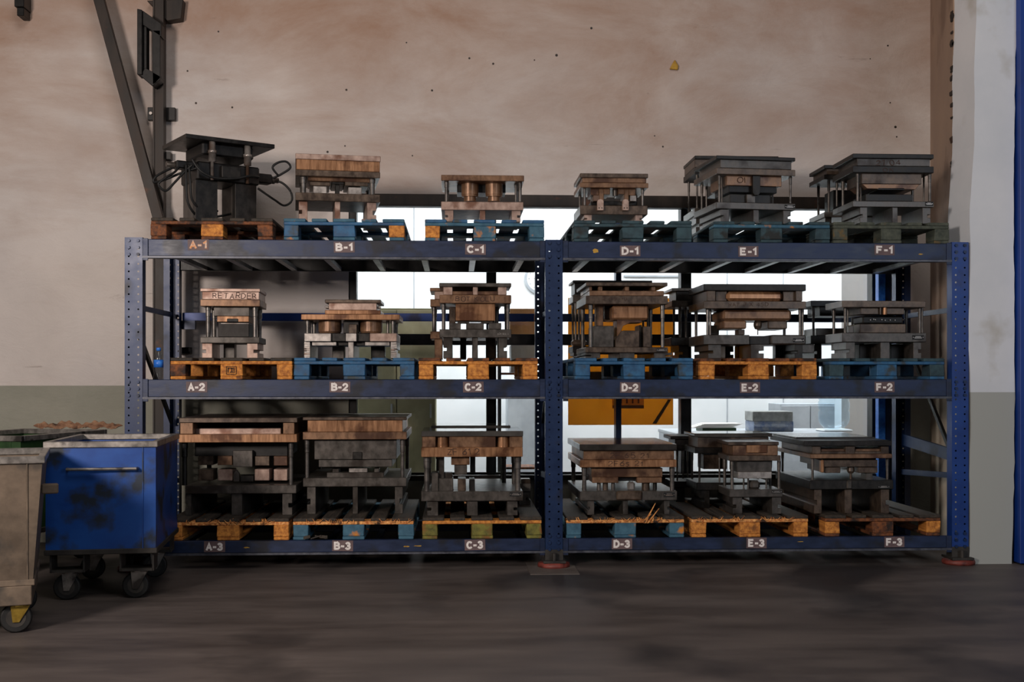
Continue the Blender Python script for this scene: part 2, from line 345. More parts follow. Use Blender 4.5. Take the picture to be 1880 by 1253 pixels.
# raw patch where plaster has fallen off
p0 = at(62, 774, WY); p1 = at(225, 787, WY)
n = 60; top = []; bot = []
for k in range(n+1):
    x = p0[0]+(p1[0]-p0[0])*k/n; e_ = min(1, k/6, (n-k)/6)
    top.append((x, p1[2]+.025+e_*(.022+.010*math.sin(k*.31+1)+.007*math.sin(k*1.1)+random.uniform(-.003, .003))))
    bot.append((x, p1[2]+.02-e_*(.018+.008*math.sin(k*.5)+random.uniform(-.004, .004))))
m = MB()
for k in range(n):
    y_ = WY-.006-.004*math.sin(k*.8); m.hexa([(bot[k][0], y_, bot[k][1]), (bot[k+1][0], y_, bot[k+1][1]), (bot[k+1][0], WY+.01, bot[k+1][1]), (bot[k][0], WY+.01, bot[k][1]), (top[k][0], y_, top[k][1]), (top[k+1][0], y_, top[k+1][1]), (top[k+1][0], WY+.01, top[k+1][1]), (top[k][0], WY+.01, top[k][1])])
struct(m.build('trim_2', 'raw_brick'))
# dents and nail holes
m = MB()
for k in range(26):
    px = random.uniform(330, 1700); py = random.uniform(40, 340); p = at(px, py, WY); r = random.uniform(.004, .011)
    m.lathe([(r, -.003), (r*.8, .01)], p[0], WY, p[2], 7, 'y')
p = at(1237, 121, WY)
struct(m.build('trim_3', 'wall_steel'))
m = MB(); m.prism([(p[0]-.035, p[2]-.03), (p[0]+.03, p[2]-.035), (p[0]+.035, p[2]-.005), (p[0]+.005, p[2]+.045), (p[0]-.015, p[2]+.01)], WY-.02, WY+.002)
tag(m.build('foam_blob', 'foam_yellow', None, .004), 'small yellow-brown blob of dried foam high on the plaster wall', 'foam blob')

# window with steel lintel, mullions, transom
win = bpy.data.objects.new('window_1', None); C.objects.link(win); win['kind'] = 'structure'
lx0 = X_(655, WY-.03); lx1 = X_(1640, WY-.03)
m = MB().box(lx0, lx1, WY-.06, WY+.02, Z_(950, 381, WY-.05), Z_(950, 358, WY-.05)); m.box(lx0, lx1, WY-.08, WY-.06, Z_(950, 381, WY-.05), Z_(950, 381, WY-.05)+.012)
m.build('window_lintel', 'wall_steel', win, .003)
for a, b, nm in ((636, 655, 'black_steel'), (893, 911, 'black_steel'), (1130, 1140, 'rack_blue'), (1249, 1268, 'black_steel'), (1599, 1614, 'black_steel')):
    MB().box(X_(a, WY+.05), X_(b, WY+.05), WY+.02, WY+.14, sill, head).build('window_mullion', nm, win, .003)
MB().box(X_(1613, 1.26), X_(1626, 1.26), 1.26, 1.33, sill-.1, head).build('side_post', 'label_blue', win, .003)
MB().box(X_(1626, 1.27), X_(1636, 1.27), 1.27, 1.33, sill-.1, head).build('side_post', 'rack_blue', win, .003)
MB().box(X_(1637, 1.28), X_(1643, 1.28), 1.28, 1.33, 0, head).build('side_pipe', 'galvanised', win, .003)
MB().box(wl, X_(1249, WY+.05), WY+.03, WY+.12, Z_(950, 634, WY+.05), Z_(950, 614, WY+.05)).build('window_transom', 'black_steel', win, .003)
MB().box(wl, wr, WY-.05, WY+.26, sill-.04, sill).build('window_sill', 'wall_steel', win, .004)
px_ = [655, 893, 911, 1130, 1140, 1249, 1268, 1599]
for k in range(4):
    MB().box(X_(px_[2*k], WY+.07), X_(px_[2*k+1], WY+.07), WY+.07, WY+.076, sill, head).build('window_pane', 'window_glass', win)

# office behind the window
OY = 5.2
struct(MB().box(-1.9, 4.6, OY, OY+.1, 0, 3.6).build('wall_office_back', 'office_white'))
struct(MB().box(-2.0, -1.9, WY+.24, OY+.1, 0, 3.6).build('wall_office_left', 'office_white'))
struct(MB().box(4.6, 4.7, WY+.24, OY+.1, 0, 3.6).build('wall_office_right', 'office_white'))
struct(MB().box(-2.0, 4.7, WY+.24, OY+.1, 3.6, 3.7).build('ceiling', 'office_white'))
m = MB()
for px in (1335, 1438, 760):
    x = X_(px, OY); m.box(x-.006, x+.006, OY-.006, OY, 0, 3.6)
m.box(X_(1145, OY), X_(1262, OY), OY-.03, OY, Z_(1200, 509, OY), Z_(1200, 506, OY))
struct(m.build('trim_4', 'office_grey'))
# white partition post
MB_ = MB().box(X_(1545, 3.1), X_(1602, 3.1), 3.1, 3.3, 0, 3.6); struct(MB_.build('wall_partition', 'office_white'))

def cabinet(label, x0p, x1p, ytop, Y, dp, matn, doors, group=None):
    a = X_(x0p, Y); b = X_(x1p, Y); z = Z_((x0p+x1p)/2, ytop, Y)
    t = thing('storage_cabinet', label, 'cabinet', ((a+b)/2, Y, 0), 0, group); wd = (b-a)/2
    MB().box(-wd, wd, .02, dp, 0, z).build('cabinet_body', matn, t, .004)
    for k in range(doors):
        x = -wd+2*wd*k/doors
        d = MB().box(x+.005, x+2*wd/doors-.005, 0, .02, .06, z-.02).build('door', matn, t, .003)
        MB().box(x+2*wd/doors-.05, x+2*wd/doors-.035, -.02, 0, z*.5, z*.5+.12).build('handle', 'office_grey', d)
    return t, z
cabinet('olive beige office cabinet behind the window, left of the clock', 656, 800, 566, 2.1, .45, 'cabinet_olive', 2)
cabinet('light grey office cabinet behind the window between sign C-3 and the middle rack post', 932, 1010, 712, 4.5, .5, 'office_grey', 1)
cabinet('pale grey low cabinet behind the water bottle in the office', 1434, 1542, 742, 4.4, .5, 'office_grey', 2)
# desk
dz = .80; dx0 = X_(1236, 2.2); dx1 = X_(1545, 2.2)
t = thing('office_desk', 'grey office desk behind the window carrying papers, boxes and water bottle', 'desk', ((dx0+dx1)/2, 2.2, 0)); wd = (dx1-dx0)/2
MB().box(-wd, wd, -.15, .75, dz-.03, dz).build('desk_top', 'office_grey', t, .004)
for sx in (-1, 1): MB().box(sx*wd-.02 if sx > 0 else -wd, sx*wd if sx > 0 else -wd+.02, -.1, .7, 0, dz-.03).build('side_panel', 'office_grey', t)
def block(name, label, cat, px0, px1, py0, Y, dp, zb, matn, group=None):
    a = X_(px0, Y); b = X_(px1, Y); z = Z_((px0+px1)/2, py0, Y)
    return tag(MB().box(a, b, Y, Y+dp, zb, z).build(name, matn, None, .004), label, cat, group), z
o, z1 = block('paper_carton', 'blue and grey carton on the office desk, under another box', 'box', 1384, 1457, 774, 2.3, .3, dz+.001, 'carton_blue')
block('paper_carton', 'grey carton on top of the blue box on the office desk', 'box', 1382, 1456, 756, 2.3, .28, z1+.001, 'carton_grey')
o, z2 = block('binder', 'dark green binder lying under loose papers on the office desk', 'binder', 1290, 1352, 786, 2.25, .28, dz+.001, 'cart_green')
m = MB()
for k in range(6):
    a = X_(1272+k*4, 2.2); m.hexa([(a, 2.2, z2+.002+k*.006), (a+.36, 2.22+k*.01, z2+.002+k*.006), (a+.34, 2.45, z2+.004+k*.006), (a+.02, 2.45, z2+.004+k*.006)]+[(a, 2.2, z2+.006+k*.006), (a+.36, 2.22+k*.01, z2+.006+k*.006), (a+.34, 2.45, z2+.008+k*.006), (a+.02, 2.45, z2+.008+k*.006)])
tag(m.build('paper_pile', 'paper'), 'loose pile of white papers on the office desk', 'papers')
# water cooler bottle, neck down on its dispenser
bp_ = at(1531, 790, 2.35)
t = thing('water_dispenser', 'white table water dispenser with a large clear blue bottle on it', 'water dispenser', (bp_[0], 2.35, dz))
h = bp_[2]-dz
MB().box(-.13, .13, -.13, .13, 0, max(.02, h)).build('dispenser_body', 'office_white', t, .01)
h = max(.02, h)
bt = MB().lathe([(.03, h), (.09, h+.012), (.122, h+.045), (.137, h+.085), (.137, h+.15), (.125, h+.165), (.137, h+.18), (.137, h+.24), (.125, h+.255), (.137, h+.27), (.137, h+.36), (.12, h+.39), (.02, h+.395)], n=28).build('water_bottle', 'cooler_plastic', t, 0, True)
# clock
cp = at(990, 512, OY-.03)
t = thing('wall_clock', 'round pale wall clock on the office wall left of the middle rack post', 'clock', (cp[0], OY, cp[2]))
MB().lathe([(.17, -.03), (.17, -.035), (.14, -.038), (.14, -.03)], n=40, axis='y').build('clock_rim', 'office_grey', t)
MB().lathe([(.139, -.02), (.139, -.036)], n=40, axis='y').build('clock_face', 'paper', t)
m = MB()
for k in range(12):
    a = PI/6*k; m.lathe([(.008, -.042), (.008, -.036)], .115*math.cos(a), 0, .115*math.sin(a), 6, 'y')
m.build('hour_marks', 'office_grey', t)
m = MB().box(-.004, .004, -.043, -.041, 0, .09); m.box(-.06, 0, -.043, -.041, -.004, .004); m.build('hands', 'black_steel', t)
# poster on the inside of the glass
PY = WY+.2
a = at(1043, 781, PY); b = at(1236, 548, PY)
t = thing('orange_poster', 'orange poster with a yellow digger on sandy ground, hung inside the window', 'poster', (a[0], PY, a[2])); W_ = b[0]-a[0]; H_ = b[2]-a[2]
MB().box(0, W_, 0, .004, 0, H_).build('poster_sheet', 'poster_orange', t)
m = MB(); m.prism([(0, .16*W_*1.9), (W_, .235*W_*1.2), (W_, H_*.42), (0, H_*.42)], -.001, 0); m.prism([(W_*.80, .01), (W_*.84, .01), (W_*.98, H_*.2), (W_*.95, H_*.2)], -.001, 0); m.build('poster_ground', 'poster_brown', t)
m = MB(); m.box(W_*.42, W_*.72, -.002, -.001, H_*.15, H_*.34); m.box(W_*.5, W_*.64, -.002, -.001, H_*.34, H_*.5)
m.prism([(W_*.66, H_*.28), (W_*.95, H_*.20), (W_*.95, H_*.225), (W_*.66, H_*.33)], -.002, -.001); m.build('poster_machine', 'poster_yellow', t)
m = MB()
for k in range(5): m.box(W_*(.44+.055*k), W_*(.455+.055*k), -.003, -.002, H_*.17, H_*.31)
m.box(W_*.42, W_*.72, -.003, -.002, H_*.13, H_*.155); m.build('poster_machine_details', 'poster_brown', t)
# things in the office left part
block('cardboard_box', 'brown cardboard box in the office seen right of die C-2', 'box', 936, 984, 567, 2.0, .3, 1.579, 'carton')
block('plastic_crate', 'grey translucent plastic crate behind the window right of die C-2', 'crate', 938, 986, 634, 2.0, .3, 1.32, 'office_grey')
t = thing('office_shelf', 'dark steel office shelf holding the cardboard box and the crate', 'shelf', (X_(968, 2.0), 2.0, 0))
for s_ in (-.24, .22):
    for yy in (0, .3): MB().box(s_, s_+.02, yy, yy+.02, 0, 1.6).build('shelf_post', 'black_steel', t)
for z in (.5, 1.30, 1.560): MB().box(-.22, .22, 0, .32, z, z+.018).build('shelf_board', 'wood_brown', t)

# ------------------------------------------------------------------ steel on the wall, left
def bar(m, p, q, wd, dp, Y):   # flat bar between two pixels on plane Y
    a = Vector(at(p[0], p[1], Y)); b = Vector(at(q[0], q[1], Y)); d = (b-a).normalized(); s = Vector((-d.z, 0, d.x))*wd/2
    m.hexa([a-s, a+s, a+s+Vector((0, dp, 0)), a-s+Vector((0, dp, 0)), b-s, b+s, b+s+Vector((0, dp, 0)), b-s+Vector((0, dp, 0))])
t = thing('wall_bracket_frame', 'rusty steel post with slanted strut bolted to the wall behind the rack', 'steel frame', (at(292, 700, 1.2)[0], 1.25, 0))
ox, oy = t.location.x, 1.25
def loc(o): 
    for v in o.data.vertices: v.co.x -= ox; v.co.y -= oy
x0 = X_(284, 1.22); x1 = X_(300, 1.22)
m = MB().box(x0, x1, 1.22, 1.30, .0, 5.2); m.box(x0-.012, x0, 1.21, 1.30, .0, 5.2); loc(m.build('post', 'wall_steel', t))
m = MB(); bar(m, (70, -411), (290, 402), .078, .05, 1.14); loc(m.build('slanted_strut', 'wall_steel', t, .003))
z = [Z_(295, y, 1.22) for y in (216, 192)]
m = MB().box(X_(270, 1.3), X_(321, 1.3), 1.31, 1.355, z[0], z[1]); loc(m.build('wall_plate', 'black_steel', t, .003))
m = MB().lathe([(.012, -.02), (.012, 0)], X_(277, 1.3), 1.31, (z[0]+z[1])/2, 8, 'y'); loc(m.build('bolt', 'steel_light', t))
q = [at(*p, 1.16) for p in ((257, 22), (270, 26), (270, 130), (257, 130))]
m = MB()
def quadbar(p1, p2, p3, p4, y0, y1):
    pr = [(at(*p, 1.16)[0], at(*p, 1.16)[2]) for p in (p1, p2, p3, p4)]; m.prism(pr, y0, y1)
quadbar((257, 142), (266, 142), (266, 24), (257, 22), 1.08, 1.2)
quadbar((266, 24), (300, 48), (300, 72), (266, 50), 1.1, 1.2)
quadbar((262, 143), (284, 162), (300, 145), (270, 128), 1.1, 1.2)
quadbar((284, 160), (298, 150), (298, 60), (283, 60), 1.1, 1.2)
quadbar((266, 140), (272, 142), (272, 30), (266, 26), 1.12, 1.2)
loc(m.build('open_bracket', 'black_steel', t, .003))
m = MB().box(X_(300, 1.25), X_(311, 1.25), 1.27, 1.35, Z_(300, 291, 1.25), Z_(300, 278, 1.25)); loc(m.build('small_clip', 'black_steel', t))
m = MB(); quadbar((262, -8), (330, -10), (326, 26), (300, 30), 1.27, 1.355); loc(m.build('top_gusset', 'wall_steel', t, .004))
m = MB().box(X_(26, 1.2), X_(44, 1.2), 1.2, 1.35, Z_(30, 12, 1.2), Z_(30, -12, 1.2)); m.box(X_(29, 1.2), X_(42, 1.2), 1.22, 1.35, Z_(30, 27, 1.2), Z_(30, 12, 1.2))
tag(m.build('wall_hook', 'black_steel', None, .004), 'small black steel fitting on the wall at the top left corner', 'fitting')
a = at(327, 650, 1.3); b = at(350, 638, 1.3)
tag(MB().box(a[0], b[0], 1.28, WY-.002, a[2], b[2]).build('junction_box', 'black_steel', None, .003), 'small black junction box on the wall behind pallet A-2', 'junction box')

# ------------------------------------------------------------------ rack
RD = 1.08; BX = 2.78; PW = .112
rack = thing('pallet_rack', 'blue two-bay steel pallet rack with three loaded beam levels', 'rack')
def upright(x, y, zt, lip, matn='rack_blue', face=-1):
    m = MB(); w = PW/2; pitch = .05; n = int((zt-.06)/pitch); z0 = .05; r = .0065
    yf = y
    for c in (-1, 1):
        xa, xb = (-w, -.006) if c < 0 else (.006, w)
        for k in range(n):
            a, b = z0+k*pitch, z0+(k+1)*pitch; cx, cz = x+(xa+xb)/2, (a+b)/2
            out = [(x+xa, a), (cx, a), (x+xb, a), (x+xb, cz), (x+xb, b), (cx, b), (x+xa, b), (x+xa, cz)]
            inn = [(cx+r*math.cos(t_), cz+r*math.sin(t_)) for t_ in [-3*PI/4, -PI/2, -PI/4, 0, PI/4, PI/2, 3*PI/4, PI]]
            i = len(m.v); m.v += [(p[0], yf, p[1]) for p in out]+[(p[0], yf, p[1]) for p in inn]
            for q in range(8): m.f.append((i+q, i+(q+1) % 8, i+8+(q+1) % 8, i+8+q))
    top = z0+n*pitch; s = 1 if face < 0 else -1
    m.box(x-.006, x+.006, min(yf, yf+s*.012), max(yf, yf+s*.012), z0, top)
    m.box(x-w-.002, x-w, min(yf, yf+s*.08), max(yf, yf+s*.08), z0, top); m.box(x+w, x+w+.002, min(yf, yf+s*.08), max(yf, yf+s*.08), z0, top)
    lx = (x-w, x-.012) if lip < 0 else (x+.012, x+w)
    m.box(lx[0], lx[1], min(yf+s*.078, yf+s*.08), max(yf+s*.078, yf+s*.08), z0, top)
    return m.build('upright', matn, rack)
for x, lp, zt, mm in ((-BX, -1, 2.25, 'rack_blue'), (0, 1, 2.23, 'rack_blue'), (BX, 1, 2.24, 'rack_blue_bright')):
    upright(x, 0, zt, lp, mm); upright(x, RD, zt, lp, 'rack_blue', 1)
    # frame bracing between front and rear upright
    def brace(y0, z0, y1, z1, h, matn, dx=0):
        m = MB(); m.hexa([(x+dx-.01, y0, z0-h/2), (x+dx+.01, y0, z0-h/2), (x+dx+.01, y1, z1-h/2), (x+dx-.01, y1, z1-h/2), (x+dx-.01, y0, z0+h/2), (x+dx+.01, y0, z0+h/2), (x+dx+.01, y1, z1+h/2), (x+dx-.01, y1, z1+h/2)])
        m.build('frame_brace', matn, rack)
    brace(.08, 1.745, RD-.08, 1.745, .035, 'rack_blue')
    if x < BX-.1: brace(.08, 1.60, RD-.08, .95, .045, 'black_steel')
    brace(.08, .66, RD-.08, 1.60 if x > 0 else .2, .045, 'black_steel', .012)
    brace(.08, .60, RD-.08, .55, .04, 'rack_blue', -.012)
    if x > 0: brace(.08, .735, RD-.08, .80, .085, 'rack_blue')
    zz = .05
    m = MB().box(x-.075, x+.075, -.05, .13, .035, .05); m.box(x-PW/2-.004, x+PW/2+.004, -.004, .084, .05, .12); m.lathe([(.014, .05), (.014, .10)], x, -.03, 0, 8); m.build('base_plate', 'cart_under', rack)
    MB().lathe([(.105, .0), (.11, .012), (.105, .03), (.07, .036)], x, .03, 0, 28).build('foot_pad', 'red_foot', rack, 0, True)
    MB().box(x-.06, x+.06, RD-.1, RD+.02, 0, .05).build('rear_base_plate', 'cart_under', rack)
struct(MB().box(X_(972, -.2), X_(1062, -.2), -.28, .2, 0, .004).build('trim_5', 'floor_plate'))

LV = [(2.078, 2.19), (1.146, 1.262), (.112, .192)]
lab = {}
def beams():
    for bay, (xa, xb) in enumerate(((-BX+PW/2+.004, -PW/2-.004), (PW/2+.004, BX-PW/2-.004))):
        for lv, (zb, zt) in enumerate(LV):
            m = MB().box(xa, xb, .005, .055, zb, zt); o = m.build('front_beam', 'beam_blue', rack, .004)
            MB().box(xa, xb, -.006, .06, zb-.014, zb).build('beam_flange', 'beam_lip', o)
            for s, x in ((1, xa), (-1, xb)):
                c = MB().box(min(x, x+s*.035), max(x, x+s*.035), -.004, .005, zb-.03, zt+.004)
                c.build('beam_connector', 'beam_blue', o, .002)
            MB().box(xa, xb, RD-.055, RD-.005, zb, zt).build('rear_beam', 'beam_blue' if lv else 'black_steel', rack, .004)
            # support bars resting between the two beams
            n = 8
            for k in range(n):
                x = xa+(xb-xa)*(k+.55)/n
                MB().box(x-.02, x+.02, .055, RD-.055, zb+.002, zb+.03).build('support_bar', 'galvanised' if lv == 0 else 'beam_blue', rack)
            # bolts on the top of the upright face
        z_ = 1.735
        MB().box(xa, xb, RD+.005, RD+.04, z_-.03, z_+.03).build('tie_beam', 'rack_blue_bright' if bay == 0 else 'rack_blue', rack, .002)
    MB().box(-BX+PW/2, -BX+PW/2+.1, RD+.0, RD+.045, 1.64, 1.705).build('tie_bracket', 'rack_blue', rack)
beams()
for x in (-BX, 0, BX):
    for (zb, zt) in LV:
        for c in (-.03, .03):
            for k in range(3):
                z = zb+.01+k*.045
                MB().lathe([(.011, -.010), (.011, 0)], x+c, 0, z, 6, 'y').build('bolt', 'rack_blue', rack)
signs = [('A-1', 364, 446, 0), ('B-1', 632, 454, 0), ('C-1', 873, 458, 0), ('D-1', 1157, 461, 0), ('E-1', 1374, 462, 0), ('F-1', 1624, 459, 0),
         ('A-2', 361, 711, 1), ('B-2', 624, 711, 1), ('C-2', 869, 711, 1), ('D-2', 1157, 712, 1), ('E-2', 1377, 712, 1), ('F-2', 1624, 711, 1),
         ('A-3', 394, 1001, 2), ('B-3', 629, 1000, 2), ('C-3', 872, 996, 2), ('D-3', 1142, 994, 2), ('E-3', 1389, 994, 2), ('F-3', 1642, 994, 2)]
for s, px, py, lv in signs:
    p = at(px, py, .003); zc = (LV[lv][0]+LV[lv][1])/2; zc = min(max(p[2], LV[lv][0]+.037), LV[lv][1]-.037)
    o = MB().box(-.069, .069, 0, .001, -.036, .036).build('location_sign', 'sticker', rack); o.location = (p[0], .0032, zc); o.rotation_euler = (0, random.uniform(-.02, .02), 0)
    text('lettering', s, .054, .116, 'orange_paint' if s == 'A-1' else 'white_paint', o, (0, -.0003, 0), .25)
# flaked paint patches on the beams
for px, py, wd, hh, lv in ((1093, 461, .05, .035, 0), (1690, 467, .04, .012, 0), (452, 1006, .05, .01, 2), (746, 1004, .04, .01, 2), (768, 1003, .07, .008, 2), (1470, 995, .05, .006, 2)):
    p = at(px, py, .004); pr = []
    for j in range(11):
        a_ = 2*PI*j/11; rr = random.uniform(.55, 1.1); pr.append((p[0]+wd*.5*rr*math.cos(a_), p[2]+hh*.5*rr*math.sin(a_)))
    MB().prism(pr, .0042, .006).build('paint_flake', 'poster_orange' if px in (1093, 1690) else 'foam_yellow', rack)

# ------------------------------------------------------------------ pallets
DECK = [LV[0][1]+.144, LV[1][1]+.144, LV[2][1]+.144]
MC = {}
def pbox(key, x0, x1, y0, y1, z0, z1, matn, name, parent, jit=0):
    k = (key, matn)
    if k not in MC or jit:
        bm_ = MB().box(x0, x1, y0, y1, z0, z1)
        if jit: bm_.v = [(a+random.uniform(-jit, jit), b, c+random.uniform(-jit*.6, jit*.6)) for a, b, c in bm_.v]
        o = bm_.build(name, matn, parent, .004)
        if not jit: MC[k] = o.data
        return o
    o = bpy.data.objects.new(name, MC[k]); C.objects.link(o); o.parent = parent
    b = o.modifiers.new('bevel', 'BEVEL'); b.width = .004; b.segments = 1
    return o
def pallet(px0, px1, lv, mats, label, torn=None, group='wooden pallets on the rack', skew=0):
    x0, x1 = X_(px0, .02), X_(px1, .02); cx = (x0+x1)/2; W = .8; L = 1.2
    if cx-.4 < -BX+.07: cx = -BX+.07+.4
    if cx+.4 > BX-.07: cx = BX-.07-.4
    if cx < 0 and cx+.4 > -.065: cx = -.465
    if cx > 0 and cx-.4 < .065: cx = .465
    t = thing('wooden_pallet', label, 'pallet', (cx, .02, LV[lv][1]+.0005), 0, group)
    mb, md = mats[0], mats[1]; ms = mats[2] if len(mats) > 2 else mb
    for iy, (ya, yb) in enumerate(((0, .145), (.5275, .6725), (1.055, 1.2))):
        for ix, (xa, xb) in enumerate(((-.4, -.3), (-.0725, .0725), (.3, .4))):
            pbox(('b', ix, iy), xa, xb, ya, yb, .022, .1, mats[3][ix] if len(mats) > 3 and iy == 0 else mb, 'block', t, .004 if iy == 0 else 0)
        pbox(('s', iy), -.4, .4, ya, yb, .1, .122, (torn if torn and iy == 0 else ms), 'stringer_board', t)
    for ix, (xa, xb) in enumerate(((-.4, -.3), (-.0725, .0725), (.3, .4))): pbox(('bb', ix), xa, xb, .002, 1.198, 0, .022, mb, 'bottom_board', t)
    for k, (xa, xb) in enumerate(((-.4, -.255), (-.215, -.115), (-.0725, .0725), (.115, .215), (.255, .4))):
        pbox(('d', k), xa, xb, 0, 1.2, .122, .144, md, 'deck_board', t)
    return t
WB = ('wood_blue', 'wood_blue'); WO = ('wood_orange', 'wood_brown', 'wood_orange'); WT = ('wood_teal', 'wood_teal')
pallet(275, 503, 0, ('wood_brown', 'wood_grimy', 'wood_brown', ('wood_brown', 'wood_orange', 'wood_brown')), 'dark brown wooden pallet on the top level above sign A-1')
pallet(521, 742, 0, ('wood_blue_worn', 'wood_blue_worn', 'wood_blue', ('wood_blue', 'wood_blue', 'wood_orange')), 'blue wooden pallet with one yellow right block above sign B-1')
pallet(787, 1003, 0, ('wood_blue_worn', 'wood_blue', 'wood_blue_worn', ('wood_orange', 'wood_blue_worn', 'wood_blue_worn')), 'blue pallet with worn orange patches above sign C-1')
pallet(1054, 1270, 0, WT, 'dark teal wooden pallet on the top level above sign D-1')
pallet(1309, 1525, 0, ('wood_teal', 'wood_teal', 'wood_blue_worn'), 'dull blue-grey wooden pallet on the top level above sign E-1')
pallet(1543, 1755, 0, ('wood_olive', 'wood_olive'), 'greenish grey wooden pallet at the right end above sign F-1')
pallet(311, 538, 1, ('wood_orange', 'wood_grimy', 'wood_orange', ('wood_brown', 'wood_orange', 'wood_orange')), 'bare yellow wooden pallet with blackened deck above sign A-2')
_pal = bpy.data.objects['wooden_pallet.006']
m = MB()
for q in ((-.034, .034, .084, .087), (-.034, .034, .034, .037), (-.034, -.031, .034, .087), (.031, .034, .034, .087), (-.024, .02, .072, .078), (-.024, -.018, .046, .078), (0, .006, .05, .078), (-.01, .024, .046, .052), (.014, .02, .055, .07)): m.box(q[0], q[1], -.0062, -.0030, q[2], q[3])
m.build('block_stamp', 'ink', _pal)
pallet(540, 761, 1, WB, 'plain blue wooden pallet on the middle level above sign B-2')
pallet(769, 987, 1, WO, 'bare orange wooden pallet on the middle level above sign C-2')
pallet(1056, 1273, 1, WB, 'blue wooden pallet right of the middle post above sign D-2')
pallet(1283, 1502, 1, WO, 'bare orange wooden pallet on the middle level above sign E-2')
pallet(1519, 1738, 1, ('wood_blue', 'wood_teal', 'wood_blue', ('wood_teal', 'wood_blue', 'wood_teal')), 'blue wooden pallet at the right end above sign F-2')
pa = pallet(310, 527, 2, ('wood_orange', 'wood_grimy'), 'bare pallet with splintered front board above sign A-3', 'wood_torn')
pb = pallet(537, 760, 2, ('wood_blue_worn', 'wood_grimy'), 'grimy blue pallet with torn orange edge above sign B-3', 'wood_torn')
pc = pallet(776, 994, 2, ('wood_green', 'wood_grimy', 'wood_orange'), 'mossy green-yellow wooden pallet above sign C-3')
pd = pallet(1040, 1256, 2, ('wood_blue_worn', 'wood_grimy'), 'grey-blue pallet with long splinters sticking up above sign D-3', 'wood_torn')
pe = pallet(1268, 1486, 2, ('wood_orange', 'wood_grimy', 'wood_orange'), 'bare orange pallet with chewed front edge above sign E-3', 'wood_torn')
pf = pallet(1514, 1728, 2, ('wood_brown', 'wood_grimy', 'wood_brown', ('wood_orange', 'wood_brown', 'wood_orange')), 'dark brown wooden pallet at the right end above sign F-3')
# splinters
def splinters(t, n, xr, hmax, name='splinters'):
    m = MB()
    for k in range(n):
        x = random.uniform(*xr); L = random.uniform(.02, hmax); a = random.uniform(-1.2, 1.2); y = random.uniform(-.012, .01)
        p = Vector((x, y, .118)); q = p+Vector((math.sin(a)*L, random.uniform(-.01, .01), abs(math.cos(a))*L*.6)); w_ = random.uniform(.002, .006)
        m.hexa([p+Vector(v) for v in ((-w_, 0, -.004), (w_, 0, -.004), (w_, .006, -.004), (-w_, .006, -.004))]+[q+Vector(v) for v in ((-.001, 0, 0), (.001, 0, 0), (.001, .003, 0), (-.001, .003, 0))])
    m.build(name, 'wood_torn', t)['kind'] = 'stuff'
for t, n in ((pa, 60), (pb, 50), (pd, 60), (pe, 50)): splinters(t, n, (-.39, .39), .05)
for (xa, za, xb, zb, w_) in ((.13, .10, .20, .235, .008), (.15, .10, .225, .20, .006), (.12, .115, .17, .16, .005)):
    m = MB(); m.hexa([(xa-w_, -.01, za), (xa+w_, -.01, za), (xa+w_, 0, za), (xa-w_, 0, za), (xb-.002, -.02, zb), (xb+.002, -.02, zb), (xb+.002, -.014, zb), (xb-.002, -.014, zb)])
    m.build('long_splinter', 'wood_torn', pd)
m = MB()
p = at(566, 981, .0)
for k, (dx, a, L, w_) in enumerate(((-.06, .5, .05, .02), (.0, .7, .09, .008), (.03, -.6, .09, .008), (.05, -.2, .05, .02))):
    c = Vector((p[0]+.05+dx, -.002+k*.004, LV[2][1]+.022)); d = Vector((math.cos(a), 0, math.sin(a)*.35))*L/2; n_ = Vector((0, 0, w_/2))
    m.hexa([c-d-n_, c+d-n_, c+d-n_+Vector((0, .01, 0)), c-d-n_+Vector((0, .01, 0)), c-d+n_, c+d+n_, c+d+n_+Vector((0, .01, 0)), c-d+n_+Vector((0, .01, 0))])
tag(m.build('wood_scraps', 'wood_grimy'), 'small heap of broken wood scraps on the bottom beam left of sign B-3', 'wood scraps')

